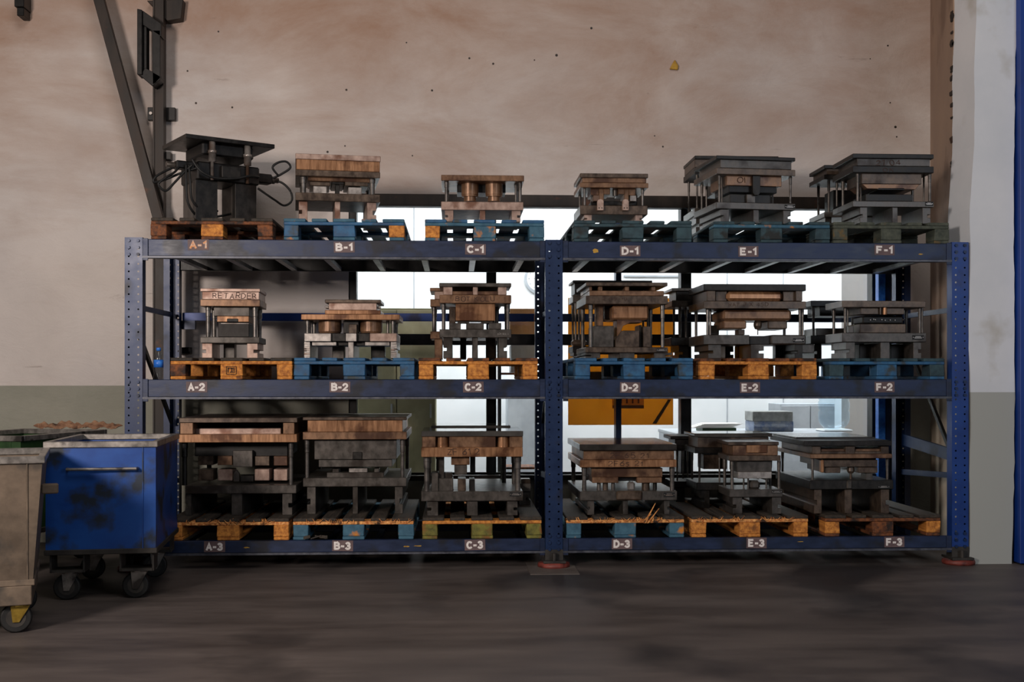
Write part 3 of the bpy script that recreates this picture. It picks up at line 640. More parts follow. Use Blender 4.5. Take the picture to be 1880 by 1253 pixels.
# ------------------------------------------------------------------ press dies
Z1 = (230, 220, .2819); Z2 = (740, 280, .2819); Z3 = (1220, 260, .2979); Z3b = (1230, 260, .1596)
Z4 = (230, 490, .2819); Z5 = (740, 490, .2819); Z5b = (1030, 490, .1676); Z6b = (1250, 500, .1596); Z6c = (1480, 500, .1676)
Z7 = (310, 730, .25); Z8 = (740, 730, .2819); Z8b = (740, 740, .2155); Z9 = (1210, 730, .2235); Z9b = (1430, 730, .2235)
class Die:
    def __init__(s, label, zoom, xref, lv, yf, depth, yaw=0, group='press dies on the rack'):
        s.z = zoom; s.yaw = math.radians(yaw); s.e1 = Vector((math.cos(s.yaw), math.sin(s.yaw))); s.e2 = Vector((-s.e1.y, s.e1.x))
        X = X_(zoom[0]+xref*zoom[2], yf); s.O = Vector((X, yf)); s.base = DECK[lv]+.001; s.dp = depth
        s.t = thing('press_die', label, 'press die', (X, yf, s.base), s.yaw, group)
    def p(s, x, y, dy):
        px = s.z[0]+x*s.z[2]; py = s.z[1]+y*s.z[2]; d = raydir(px, py); d2 = Vector((d[0], d[1]))
        Q = s.O+s.e2*dy; t = (Q-Vector((XC, -D))).dot(s.e2)/d2.dot(s.e2); P = Vector((XC, -D))+d2*t
        return (P-s.O).dot(s.e1), HZ+d[2]*t-s.base
    def ext(s, x0, y0, x1, y1, dy):
        xm = (x0+x1)/2; a = s.p(x0, y0, dy)[0]; b = s.p(x1, y0, dy)[0]; zt = s.p(xm, y0, dy)[1]; zb = 0.0 if y1 is None else s.p(xm, y1, dy)[1]
        return a, b, zb, zt
    def b(s, name, x0, y0, x1, y1, dy=0, dp=None, m='steel_grey', bev=.003, parent=None):
        a, b, zb, zt = s.ext(x0, y0, x1, y1, dy)
        if dp is None: dp = s.dp-2*dy if s.dp-2*dy > .03 else .05
        return MB().box(a, b, dy, dy+dp, zb, zt).build(name, m, parent or s.t, bev)
    def poly(s, name, pts, dy, dp, m):
        return MB().prism([s.p(x, y, dy) for x, y in pts], dy, dy+dp).build(name, m, s.t, .002)
    def cyl(s, name, xc, w, y0, y1, dy, m='steel_grey', steps=None, n=24):
        a, b, zb, zt = s.ext(xc-w/2, y0, xc+w/2, y1, dy); r = (b-a)/2; cx = (a+b)/2
        prof = [(r*k, zb+(zt-zb)*f) for k, f in (steps or ((1, 0), (1, 1)))]
        return MB().lathe(prof, cx, dy, 0, 36).build(name, m, s.t)
    def posts(s, xs, y0, y1, w, m='chrome_post', back=True, dy=.06):
        for x in xs:
            a, b, zb, zt = s.ext(x-w/2, y0, x+w/2, y1, dy); r = (b-a)/2; cx = (a+b)/2; h = zt-zb
            pr = [(r, zb), (r, zb+h*.66), (r*1.22, zb+h*.67), (r*1.22, zb+h*.86), (r*1.32, zb+h*.87), (r*1.32, zt)]
            MB().lathe(pr, cx, dy, 0, 20).build('guide_post', m, s.t)
            if back: MB().lathe(pr, cx, s.dp-dy, 0, 20).build('guide_post', m, s.t)
    def plate(s, x0, y0, x1, y1):
        o = s.b('nameplate', x0, y0, x1, y1, -.003, .003, 'plate_black', 0)
        a, b, zb, zt = s.ext(x0, y0, x1, y1, -.003); h = zt-zb; m = MB()
        for c in (a+.006, b-.006): m.lathe([(.003, -.0045), (.003, -.003)], c, 0, (zb+zt)/2, 6, 'y')
        m.box(a+(b-a)*.25, a+(b-a)*.75, -.0035, -.003, zb+h*.62, zb+h*.74); m.box(a+(b-a)*.18, a+(b-a)*.82, -.0035, -.003, zb+h*.30, zb+h*.46)
        m.build('plate_engraving', 'steel_light', o)
    def feet(s, xs, y0, m='steel_grey', dp=None):
        for i, (x0, x1) in enumerate(xs):
            a, b, zb, zt = s.ext(x0, y0, x1, None, .02); q = (b-a)*.38; dd = dp or s.dp-.04
            if i == 0: pr = [(a, 0), (b, 0), (b, zt), (a, zt), (a, zt*.55), (a+q, zt*.55), (a+q, zt*.35), (a, zt*.35)]
            elif i == len(xs)-1: pr = [(a, 0), (b, 0), (b, zt*.35), (b-q, zt*.35), (b-q, zt*.55), (b, zt*.55), (b, zt), (a, zt)]
            else: pr = [(a, 0), (b, 0), (b, zt), (a, zt)]
            MB().prism(pr, .02, .02+dd).build('foot_block', m, s.t, .002)
    def txt(s, st, x0, y0, x1, y1, dy=0, m='ink', slant=0):
        a, b, zb, zt = s.ext(x0, y0, x1, y1, dy)
        text('handwriting', st, zt-zb, b-a, m, s.t, ((a+b)/2, dy-.0006, (zb+zt)/2), .11, 1)

# --- A-1: hydraulic fixture turned on its pallet
def fixture():
    ya = math.radians(32); P0 = at(341, 245, .35); base = DECK[0]+.001
    t = thing('hydraulic_fixture', 'dark hydraulic fixture with tilted-looking square plate and looping black hoses above sign A-1', 'fixture', (P0[0], .35, base), ya)
    zt = P0[2]-base
    def B(n, u0, u1, v0, v1, z0, z1, m, bev=.003): return MB().box(u0, u1, v0, v1, z0, z1).build(n, m, t, bev)
    B('top_plate', 0, .655, 0, .51, zt-.03, zt, 'steel_dark')
    B('head_block', .14, .52, .06, .42, zt-.12, zt-.03, 'black_steel', .012)
    B('manifold_block', .10, .56, .05, .40, zt-.30, zt-.17, 'black_steel', .01)
    B('valve_block', .26, .40, -.0, .10, zt-.28, zt-.19, 'steel_dark', .006)
    for (u0, u1, z1) in ((.09, .25, zt-.30), (.38, .54, zt-.30)):
        B('support_plate', u0, u1, .06, .12, 0, z1, 'steel_dark'); B('support_plate', u0+.02, u1-.02, .12, .38, .0, z1, 'steel_grey')
    B('base_bar', .06, .58, .05, .40, 0, .02, 'black_steel')
    for u, v in ((.20, .03), (.46, .03), (.20, .44), (.46, .44)):
        MB().lathe([(.012, zt-.30), (.012, zt-.17), (.026, zt-.17), (.026, zt-.11), (.03, zt-.11), (.03, zt-.09), (.022, zt-.09), (.022, zt-.03)], u, v, 0, 16).build('cylinder', 'steel_light', t, 0, True)
    B('coupling_arm', -.03, .10, .10, .19, zt-.225, zt-.17, 'black_steel', .008); B('coupling_arm', .56, .68, .10, .19, zt-.27, zt-.2, 'black_steel', .008)
    MB().lathe([(.02, -.06), (.02, 0), (.028, 0), (.028, .03)], -.03, .14, zt-.2, 12, 'x').build('hose_fitting', 'steel_grey', t, 0, True)
    MB().lathe([(.028, 0), (.028, .03), (.02, .03), (.02, .06)], .68, .14, zt-.235, 12, 'x').build('hose_fitting', 'steel_grey', t, 0, True)
    def hose(pts):
        P = [Vector(p) for p in pts]; out = []
        for i in range(len(P)-1):
            a = P[max(i-1, 0)]; b = P[i]; c = P[i+1]; d = P[min(i+2, len(P)-1)]
            for k in range(8):
                q = k/8; out.append(.5*((2*b)+(c-a)*q+(2*a-5*b+4*c-d)*q*q+(3*b-a-3*c+d)*q**3))
        out.append(P[-1]); MB().tube(out, .0085, 8).build('hose', 'black_rubber', t, 0, True)
    z = zt
    hose([(0, .12, z-.2), (-.05, .08, z-.26), (-.12, .06, z-.31), (-.17, .06, z-.36), (-.12, .06, z-.40), (-.05, .07, z-.33), (.02, .08, z-.25), (.07, .06, z-.2)])
    hose([(0, .15, z-.2), (-.08, .14, z-.24), (-.17, .12, z-.30), (-.18, .12, z-.34), (-.10, .12, z-.31), (.0, .1, z-.26), (.1, .06, z-.22)])
    hose([(.03, .08, z-.2), (.02, .05, z-.32), (.03, .05, z-.46), (.09, .08, z-.54), (.18, .2, z-.55), (.32, .25, z-.52), (.4, .2, z-.5)])
    hose([(.05, .08, z-.2), (.045, .04, z-.32), (.06, .05, z-.44), (.12, .08, z-.50), (.2, .2, z-.51), (.32, .25, z-.48)])
    hose([(.05, .02, z-.17), (.10, -.01, z-.25), (.2, -.02, z-.29), (.35, -.02, z-.28), (.46, -.01, z-.25), (.55, .04, z-.24)])
    hose([(.68, .12, z-.23), (.75, .10, z-.19), (.81, .08, z-.14), (.78, .08, z-.10), (.72, .09, z-.11), (.68, .1, z-.15), (.72, .1, z-.2)])
    hose([(.69, .15, z-.24), (.76, .12, z-.25), (.82, .1, z-.31), (.83, .1, z-.38), (.77, .1, z-.42), (.69, .08, z-.39), (.62, .06, z-.36), (.55, .06, z-.32)])
fixture()

# --- B-1
d = Die('rusty copper-brown press die with streaky front on pallet above sign B-1', Z1, 1108, 0, .10, .50, 8)
d.b('top_plate', 1108, 228, 1663, 264, 0, None, 'pink_steel'); d.b('riser_block', 1114, 265, 1658, 332, .004, None, 'copper_rust'); d.b('upper_shoe', 1108, 332, 1660, 372, 0, None, 'steel_brown')
d.b('punch_block', 1190, 372, 1600, 404, .05, .35, 'rust_brown'); d.b('punch_block', 1202, 404, 1335, 430, .05, .3, 'steel_brown'); d.b('punch_block', 1430, 404, 1580, 432, .05, .3, 'steel_brown'); d.b('punch_block', 1345, 404, 1425, 420, .06, .3, 'steel_dark')
d.b('die_block', 1224, 432, 1312, 500, .06, .2, 'steel_light'); d.b('die_block', 1452, 440, 1540, 500, .06, .2, 'steel_light'); d.b('die_block', 1368, 425, 1396, 500, .06, .1, 'steel_dark')
d.posts([1160, 1608], 372, 500, 34); d.b('lower_shoe', 1108, 480, 1660, 532, 0, None, 'steel_brown')
d.feet([(1130, 1187), (1365, 1400), (1575, 1635)], 532, 'pink_steel')
# --- C-1
d = Die('press die with two shiny brown upright cylinders on pallet above sign C-1', Z2, 248, 0, .10, .48)
d.b('top_plate', 248, 148, 788, 186, 0, None, 'rust_brown'); d.b('riser_block', 352, 186, 668, 262, .16, .2, 'black_steel')
for c in (436, 592): d.cyl('punch_cylinder', c, 112, 186, 322, .13, 'rust_brown', ((.72, 0), (.72, .22), (.95, .23), (.95, .30), (1, .31), (1, 1)))
d.posts([283, 762], 186, 322, 22); d.posts([735], 186, 322, 16, back=False, dy=.14)
d.b('lower_shoe', 248, 322, 784, 376, 0, None, 'pink_steel'); d.feet([(272, 328), (500, 536), (708, 765)], 376, 'pink_steel')
# --- D-1
d = Die('small brown press die with two hanging rounded clamps above sign D-1', Z2, 1153, 0, .10, .42)
d.b('top_plate', 1153, 137, 1596, 165, 0, None, 'steel_brown'); d.b('riser_block', 1168, 165, 1584, 198, .01, None, 'rust_brown'); d.b('upper_shoe', 1153, 198, 1598, 230, 0, None, 'rust_brown')
for q in ((1222, 230, 1275, 278), (1275, 230, 1308, 322), (1308, 230, 1348, 274), (1402, 230, 1442, 272), (1442, 230, 1470, 312), (1470, 230, 1514, 280)): d.b('punch_block', *q, .05, .2, 'rust_brown')
d.cyl('punch_cylinder', 1382, 34, 230, 285, .1, 'steel_grey')
d.b('die_block', 1238, 278, 1282, 318, .05, .15, 'steel_light'); d.b('die_block', 1478, 280, 1520, 318, .05, .15, 'steel_light'); d.b('die_block', 1225, 318, 1525, 346, .12, .2, 'steel_dark')
for c in (1286, 1450):
    r = 21; pts = [(c-r, 378), (c+r, 378), (c+r, 318)]+[(c+r*math.cos(a), 318-r*.7*math.sin(a)) for a in (PI/4, PI/2, 3*PI/4)]+[(c-r, 318)]
    cl_ = d.poly('clamp', pts, -.025, .025, 'pink_steel')
    for q in (-9, 9):
        a, b, zb, zt = d.ext(c+q-4, 358, c+q+4, 366, -.026); MB().lathe([((b-a)/2, -.0265), ((b-a)/2, -.02)], (a+b)/2, 0, (zb+zt)/2, 10, 'y').build('bolt_hole', 'plate_black', cl_)
d.posts([1183, 1560], 230, 346, 16); d.b('lower_shoe', 1153, 346, 1593, 405, 0, None, 'steel_brown'); d.feet([(1180, 1229), (1513, 1560)], 405, 'pink_steel')
# --- E-1
d = Die('dark press die marked OI with many guide posts above sign E-1', Z3b, 535, 0, .06, .50, 6)
d.b('top_plate', 535, 172, 1443, 214, 0, None, 'steel_dark'); d.b('riser_block', 580, 214, 1398, 314, .02, None, 'steel_grey'); d.b('upper_shoe', 535, 314, 1443, 386, 0, None, 'steel_brown')
d.b('punch_block', 655, 388, 1285, 512, .05, .35, 'rust_brown'); d.b('punch_block', 680, 512, 1230, 590, .07, .3, 'black_steel')
d.poly('wedge', [(955, 395), (1040, 395), (1040, 590), (1020, 618), (975, 618), (955, 590)], .02, .03, 'steel_dark'); d.txt('OI', 765, 408, 870, 478, .049)
d.b('die_block', 690, 610, 1155, 708, .08, .25, 'steel_dark'); d.b('die_block', 885, 608, 985, 708, .05, .03, 'steel_grey')
d.posts([568, 1385], 386, 708, 26); d.posts([598], 386, 708, 18, back=False, dy=.12)
d.b('lower_shoe', 533, 706, 1445, 782, 0, None, 'steel_grey'); d.feet([(583, 680), (960, 1022), (1305, 1390)], 782, 'steel_grey'); d.plate(1322, 728, 1440, 772)
d = Die('dark press die half hidden behind the OI die above sign E-1', Z3b, 285, 0, .65, .42)
d.b('top_plate', 285, 166, 1250, 205, 0, None, 'steel_dark'); d.b('riser_block', 285, 205, 1230, 300, .02, None, 'steel_brown'); d.b('upper_shoe', 285, 300, 1250, 372, 0, None, 'steel_dark')
d.posts([312, 1180], 372, 772, 22); d.posts([420], 440, 772, 22, back=False, dy=.05); d.b('punch_block', 500, 372, 1150, 600, .1, .25, 'black_steel')
d.b('lower_shoe', 285, 770, 1250, 850, 0, None, 'steel_grey'); d.feet([(300, 400), (1140, 1230)], 850, 'steel_grey')
# --- F-1
d = Die('dark press die chalk-marked 21 04 OK on the pallet above sign F-1', Z3, 1160, 0, .06, .42)
d.b('top_plate', 1160, 76, 1660, 104, 0, None, 'steel_dark'); d.b('riser_block', 1186, 104, 1636, 152, .02, None, 'steel_grey'); d.b('upper_shoe', 1160, 152, 1660, 192, 0, None, 'steel_dark')
d.txt('21 04', 1300, 112, 1460, 146, .019); d.txt('OK', 1345, 160, 1415, 186, 0)
d.b('punch_block', 1215, 192, 1585, 262, .04, .3, 'steel_brown'); d.poly('punch_block', [(1218, 262), (1575, 262), (1545, 296), (1250, 290)], .05, .25, 'rust_brown'); d.b('punch_block', 1315, 285, 1480, 300, .05, .2, 'black_steel')
d.b('die_block', 1240, 325, 1530, 368, .06, .25, 'steel_dark'); d.posts([1190, 1634], 192, 368, 17); d.posts([1210, 1598], 192, 368, 10, back=False, dy=.12)
d.b('lower_shoe', 1160, 368, 1660, 404, 0, None, 'steel_grey'); d.feet([(1205, 1250), (1405, 1437), (1590, 1640)], 404, 'steel_grey'); d.plate(1608, 372, 1655, 396)
d = Die('lower dark press die peeping out left behind the 21 04 die above sign F-1', Z3, 985, 0, .58, .36)
d.b('top_plate', 985, 146, 1420, 168, 0, None, 'steel_dark'); d.b('riser_block', 1000, 168, 1400, 205, .02, None, 'steel_brown'); d.b('upper_shoe', 985, 205, 1420, 235, 0, None, 'steel_dark')
d.posts([1012, 1390], 235, 440, 14); d.posts([1062], 235, 400, 12, back=False, dy=.04); d.b('die_block', 1040, 300, 1350, 420, .08, .2, 'black_steel')
d.b('lower_shoe', 985, 436, 1420, 468, 0, None, 'steel_grey'); d.feet([(990, 1030), (1370, 1410)], 468, 'steel_grey')
# --- A-2
d = Die('small press die with RETARDER handwritten on it above sign A-2', Z4, 488, 1, .12, .38, 3)
d.b('top_plate', 488, 142, 878, 163, 0, None, 'pink_steel'); d.b('riser_block', 500, 163, 872, 214, .008, None, 'pink_steel'); d.b('upper_shoe', 488, 214, 878, 258, 0, None, 'rust_brown')
d.txt('RETARDER', 568, 170, 858, 208, .008)
d.b('punch_block', 575, 258, 808, 322, .05, .25, 'steel_grey'); d.b('punch_block', 597, 322, 805, 360, .05, .22, 'copper_rust'); d.b('punch_notch', 662, 338, 735, 360, .045, .006, 'plate_black')
d.b('die_block', 604, 362, 806, 458, .06, .22, 'steel_dark'); d.b('die_block', 620, 366, 806, 374, .055, .2, 'steel_light')
d.posts([540, 845], 258, 458, 28); d.b('lower_shoe', 488, 458, 874, 498, 0, None, 'steel_grey'); d.feet([(500, 566), (793, 862)], 498, 'pink_steel'); d.b('foot_block', 640, 498, 712, None, .2, .1, 'steel_grey')
# --- B-2
d = Die('wide die with twin cylinders and a small pale block stacked on top above sign B-2', Z4, 1145, 1, .10, .48)
d.b('top_plate', 1300, 214, 1665, 236, .06, .36, 'steel_brown'); d.b('riser_block', 1325, 236, 1637, 283, .07, .34, 'pink_steel'); d.b('riser_base', 1300, 283, 1663, 310, .06, .36, 'copper_rust')
d.b('spacer', 1300, 256, 1325, 270, .1, .1, 'steel_light'); d.b('spacer', 1637, 256, 1662, 270, .1, .1, 'steel_light')
d.b('upper_shoe', 1145, 310, 1787, 346, 0, None, 'copper_rust')
for c in (1333, 1600): d.cyl('punch_cylinder', c, 150, 346, 434, .14, 'rust_brown', ((.9, 0), (.95, .08), (1, .12), (1, 1)))
d.b('center_block', 1420, 352, 1520, 434, .08, .2, 'steel_dark'); d.b('center_block', 1455, 375, 1508, 434, .06, .02, 'steel_brown')
d.posts([1188, 1745], 346, 434, 24); d.posts([1216, 1710], 346, 434, 18, back=False, dy=.14)
for q, mm, dy in (((1165, 434, 1340, 487), 'steel_light', 0), ((1340, 434, 1435, 487), 'steel_dark', .02), ((1435, 434, 1506, 487), 'steel_light', -.01), ((1506, 434, 1592, 487), 'steel_dark', .02), ((1592, 434, 1768, 487), 'pink_steel', 0)): d.b('lower_shoe', *q, dy, .48-2*max(dy, 0), mm)
d.b('lower_rail', 1215, 490, 1375, 515, .03, .3, 'steel_light'); d.b('lower_rail', 1560, 490, 1722, 515, .03, .3, 'steel_light'); d.b('lower_rail', 1375, 490, 1560, 515, .06, .3, 'steel_dark')
d.feet([(1165, 1203), (1452, 1487), (1728, 1768)], 487, 'steel_light'); d.b('foot_block', 1348, 515, 1425, None, .25, .1, 'steel_grey'); d.b('foot_block', 1600, 515, 1690, None, .25, .1, 'steel_dark')
for c in (1165, 1730):
    for k in range(7): d.b('foot_rib', c, 500+k*13, c+38, 506+k*13, .013, .006, 'steel_light', 0)
# --- C-2
d = Die('press die handwritten BOT KOLU with a bright copper block above sign C-2', Z5, 237, 1, .10, .36)
d.b('top_plate', 235, 106, 705, 131, 0, None, 'steel_grey')
for q in ((262, 131, 322, 184), (455, 131, 487, 184), (618, 131, 675, 184)): d.b('riser_block', *q, .01, None, 'pink_steel')
d.b('riser_block', 322, 160, 455, 184, .012, .3, 'rust_brown'); d.b('riser_block', 487, 160, 618, 184, .012, .3, 'rust_brown')
d.b('upper_shoe', 237, 184, 705, 238, 0, None, 'rust_brown'); d.txt('BOT KOLU', 340, 193, 600, 226, 0)
d.b('punch_block', 342, 239, 600, 352, .03, .25, 'copper_rust'); d.b('punch_block', 300, 262, 342, 398, .08, .15, 'steel_brown')
d.b('die_block', 355, 353, 430, 366, .06, .15, 'steel_grey'); d.b('die_block', 510, 353, 585, 366, .06, .15, 'steel_grey')
for q in ((300, 366, 376, 408), (412, 366, 526, 408), (560, 366, 640, 408)): d.b('die_block', *q, .06, .2, 'steel_grey')
d.posts([263, 682], 238, 408, 22)
d.b('lower_shoe', 237, 408, 705, 462, 0, None, 'steel_grey'); d.txt('BOT KOLU', 615, 432, 688, 445, 0, 'steel_light')
d.feet([(262, 322), (453, 487), (622, 678)], 462, 'steel_grey'); d.b('foot_block', 372, 462, 410, None, .25, .08, 'steel_dark'); d.b('foot_block', 540, 462, 600, None, .25, .08, 'steel_brown')
d = Die('copper-toned die showing left behind the BOT KOLU die above sign C-2', Z5, 176, 1, .54, .40)
d.b('top_plate', 175, 138, 640, 160, 0, None, 'rust_brown'); d.b('riser_block', 205, 160, 600, 212, .02, None, 'pink_steel'); d.b('upper_shoe', 177, 212, 640, 260, 0, None, 'rust_brown')
d.posts([202], 260, 422, 24); d.posts([610], 260, 422, 24); d.b('lower_shoe', 178, 422, 640, 470, 0, None, 'rust_brown'); d.b('foot_block', 205, 470, 256, None, .02, .3, 'rust_brown'); d.b('foot_block', 375, 470, 412, None, .02, .3, 'steel_brown')
# --- D-2
d = Die('press die with stepped grey die blocks and wide overhanging top plate above sign D-2', Z5b, 275, 1, .08, .62)
d.b('top_plate', 275, 172, 1168, 212, 0, None, 'steel_brown')
for q in ((410, 212, 456, 264), (700, 212, 748, 264), (990, 212, 1036, 264), (310, 212, 340, 264)): d.b('riser_block', *q, .03, None, 'rust_brown')
d.b('riser_base', 312, 264, 1128, 318, .01, None, 'rust_brown'); d.b('upper_shoe', 272, 318, 1170, 410, 0, None, 'steel_brown'); d.txt('2 07 10', 450, 335, 725, 372, 0)
d.b('punch_block', 560, 425, 960, 578, .06, .4, 'copper_rust', .012); d.b('punch_block', 385, 410, 462, 650, .12, .1, 'rust_brown'); d.b('punch_block', 480, 410, 560, 578, .2, .2, 'steel_dark')
d.b('punch_block', 562, 410, 958, 425, .08, .35, 'steel_dark')
d.poly('punch_insert', [(612, 580), (885, 580), (885, 612), (760, 615), (680, 650), (640, 750), (612, 765)], .08, .2, 'rust_brown')
d.b('die_block', 355, 648, 577, 882, .05, .3, 'steel_grey'); d.poly('die_block', [(596, 882), (596, 800), (665, 706), (680, 700), (858, 700), (858, 882)], .03, .35, 'steel_brown')
d.b('die_block', 900, 655, 985, 882, .06, .3, 'steel_brown'); d.b('die_block', 858, 640, 885, 882, .10, .2, 'steel_dark')
d.posts([326, 1112], 410, 882, 40); d.b('lower_shoe', 270, 882, 1172, 942, 0, None, 'steel_brown')
d.feet([(270, 430), (640, 806), (1020, 1222)], 942, 'steel_grey'); d.plate(1045, 898, 1160, 930)
d = Die('grey press die behind the stepped die, its left edge beside the middle rack post', Z5b, 130, 1, .74, .33)
d.b('top_plate', 130, 150, 1000, 178, 0, None, 'steel_dark'); d.b('riser_block', 150, 180, 950, 300, .03, None, 'steel_dark'); d.b('upper_shoe', 130, 318, 1000, 392, 0, None, 'steel_grey')
d.posts([160, 230], 392, 820, 24); d.posts([950], 392, 820, 24); d.b('cross_cylinder', 120, 800, 290, 872, .02, .1, 'steel_brown', .015); d.b('lower_shoe', 130, 872, 1000, 940, 0, None, 'steel_dark'); d.feet([(140, 230), (900, 990)], 940, 'steel_dark')
# --- E-2
d = Die('large brown press die with rounded copper riser on orange pallet above sign E-2', Z6b, 262, 1, .08, .50)
d.b('top_plate', 262, 138, 1440, 214, 0, None, 'steel_dark'); d.b('riser_block', 300, 214, 400, 334, .01, None, 'steel_brown'); d.b('riser_block', 1322, 214, 1400, 334, .01, None, 'steel_brown')
d.b('riser_block', 400, 214, 530, 334, .04, .4, 'steel_brown'); d.b('riser_block', 1178, 214, 1312, 334, .04, .4, 'steel_brown')
d.b('round_riser', 530, 222, 1178, 334, .01, .44, 'copper_rust', .02)
d.b('upper_shoe', 262, 334, 1440, 420, 0, None, 'steel_brown'); d.txt('WAT 3 X 45D', 540, 350, 1000, 392, 0)
d.b('punch_block', 485, 432, 1275, 556, .04, .35, 'rust_brown', .015); d.b('punch_block', 520, 420, 1240, 432, .06, .3, 'steel_dark')
d.b('punch_block', 490, 558, 756, 652, .05, .3, 'rust_brown', .008); d.b('punch_block', 1000, 558, 1226, 655, .05, .3, 'steel_brown', .008)
d.cyl('punch_pin', 885, 95, 558, 722, .10, 'steel_brown', ((.12, 0), (.12, .38), (.7, .4), (1, .62), (1, .8), (.7, 1)))
d.b('die_block', 660, 660, 735, 722, .08, .1, 'steel_brown'); d.b('die_block', 330, 612, 440, 722, .25, .1, 'steel_dark')
d.b('lower_shoe', 262, 722, 790, 832, 0, None, 'steel_grey'); d.b('lower_shoe', 790, 735, 1040, 832, .03, .44, 'steel_dark'); d.b('lower_shoe', 1040, 722, 1440, 832, 0, None, 'steel_grey', .008)
d.posts([308, 1372], 420, 722, 32); d.posts([338, 1402], 420, 722, 22, back=False, dy=.14)
d.feet([(315, 465), (805, 955)], 832, 'steel_grey'); d.feet([(1310, 1400)], 832, 'steel_dark'); d.b('foot_block', 1395, 835, 1535, 930, .2, .2, 'steel_grey'); d.b('foot_block', 665, 850, 800, None, .35, .08, 'black_steel'); d.b('foot_block', 1090, 850, 1310, None, .35, .08, 'black_steel'); d.plate(1292, 760, 1418, 808)
d = Die('narrow grey die visible between the D-2 and E-2 dies in front of a window mullion', Z5b, 1215, 1, .66, .36)
d.b('top_plate', 1215, 235, 1900, 266, 0, None, 'steel_grey'); d.b('riser_block', 1260, 266, 1850, 370, .04, None, 'steel_dark'); d.b('upper_shoe', 1215, 370, 1900, 440, 0, None, 'steel_grey')
d.posts([1305, 1368], 440, 775, 22); d.b('lower_shoe', 1205, 775, 1900, 862, 0, None, 'steel_dark'); d.feet([(1290, 1400), (1800, 1890)], 862, 'steel_dark')
# --- F-2
d = Die('low flat press die with a bright copper pin and black nameplate above sign F-2', Z6c, 395, 1, .10, .36)
d.b('upper_shoe', 395, 314, 1312, 386, 0, None, 'steel_brown'); d.b('punch_block', 600, 386, 1075, 462, .04, .25, 'steel_brown'); d.cyl('copper_pin', 862, 46, 386, 466, .025, 'copper_rust'); d.cyl('copper_pin', 815, 24, 386, 464, .025, 'steel_grey')
d.b('die_block', 620, 480, 1065, 568, .10, .2, 'black_steel', .01); d.b('die_block', 590, 568, 1092, 665, .04, .26, 'steel_brown'); d.b('die_block', 470, 588, 520, 665, .06, .1, 'steel_grey')
m_ = MB()
for k in (0, 2, 3, 7, 9, 12, 15):
    a, b, zb, zt = d.ext(700+k*18, 505, 712+k*18, 515+random.randint(0, 14), .095); m_.lathe([(.0035, .085), (.0035, .1)], a, 0, zb, 6, 'y')
m_.build('screws', 'steel_light', d.t)
d.posts([428, 1244], 386, 666, 30); d.posts([456, 1272], 386, 666, 18, back=False, dy=.13)
d.b('lower_shoe', 395, 666, 1316, 766, 0, None, 'steel_grey'); d.feet([(440, 535), (815, 915), (1175, 1262)], 766, 'steel_grey'); d.b('foot_block', 585, 790, 800, None, .2, .1, 'steel_dark'); d.b('foot_block', 925, 790, 1170, None, .2, .1, 'black_steel'); d.plate(1165, 690, 1290, 740)
d = Die('black press die peeping out left behind the low flat die above sign F-2', Z6c, 52, 1, .60, .42)
d.b('top_plate', 52, 312, 700, 375, 0, None, 'black_steel'); d.posts([80, 660], 375, 695, 26); d.b('punch_block', 150, 375, 600, 480, .05, .3, 'steel_dark'); d.b('die_block', 110, 615, 560, 695, .05, .3, 'steel_grey'); d.b('lower_shoe', 52, 695, 700, 785, 0, None, 'black_steel'); d.feet([(90, 170), (600, 680)], 785, 'black_steel')
# --- A-3
d = Die('wide press die with framed opening at the top and four bright blocks above sign A-3', Z7, 72, 2, .20, .90)
d.b('top_plate', 75, 150, 943, 186, 0, None, 'steel_brown'); d.b('riser_block', 82, 186, 177, 270, .01, .9, 'rust_brown'); d.b('riser_block', 838, 186, 922, 270, .01, .9, 'rust_brown'); d.b('riser_bar', 197, 228, 823, 272, .10, .06, 'pink_steel'); d.b('riser_back', 177, 186, 838, 270, .6, .1, 'black_steel')
d.b('upper_shoe', 70, 271, 940, 332, 0, None, 'copper_rust')
d.b('punch_block', 190, 332, 872, 432, .16, .5, 'black_steel')
for i, q in enumerate(((215, 432, 325, 498), (357, 430, 465, 498), (632, 432, 738, 502), (770, 432, 870, 502))): d.b('punch_insert', *q, .12, .15, 'rust_brown' if i in (1, 3) else 'steel_brown')
for i, q in enumerate(((218, 530, 325, 612), (360, 530, 465, 612), (630, 528, 738, 612), (770, 528, 870, 612))): d.b('die_insert', *q, .12, .15, 'pink_steel' if i else 'steel_brown')
d.b('punch_block', 470, 390, 614, 512, .11, .2, 'steel_grey'); d.poly('pilot_pin', [(475, 620), (475, 560), (495, 532), (516, 560), (516, 620)], .12, .03, 'steel_grey'); d.b('die_block', 525, 575, 622, 620, .12, .1, 'steel_dark')
d.posts([115], 332, 646, 38, 'black_steel'); d.posts([897], 332, 646, 28)
d.b('lower_shoe', 120, 646, 936, 708, 0, None, 'steel_grey'); d.feet([(120, 163), (460, 538), (833, 906)], 708, 'steel_grey')
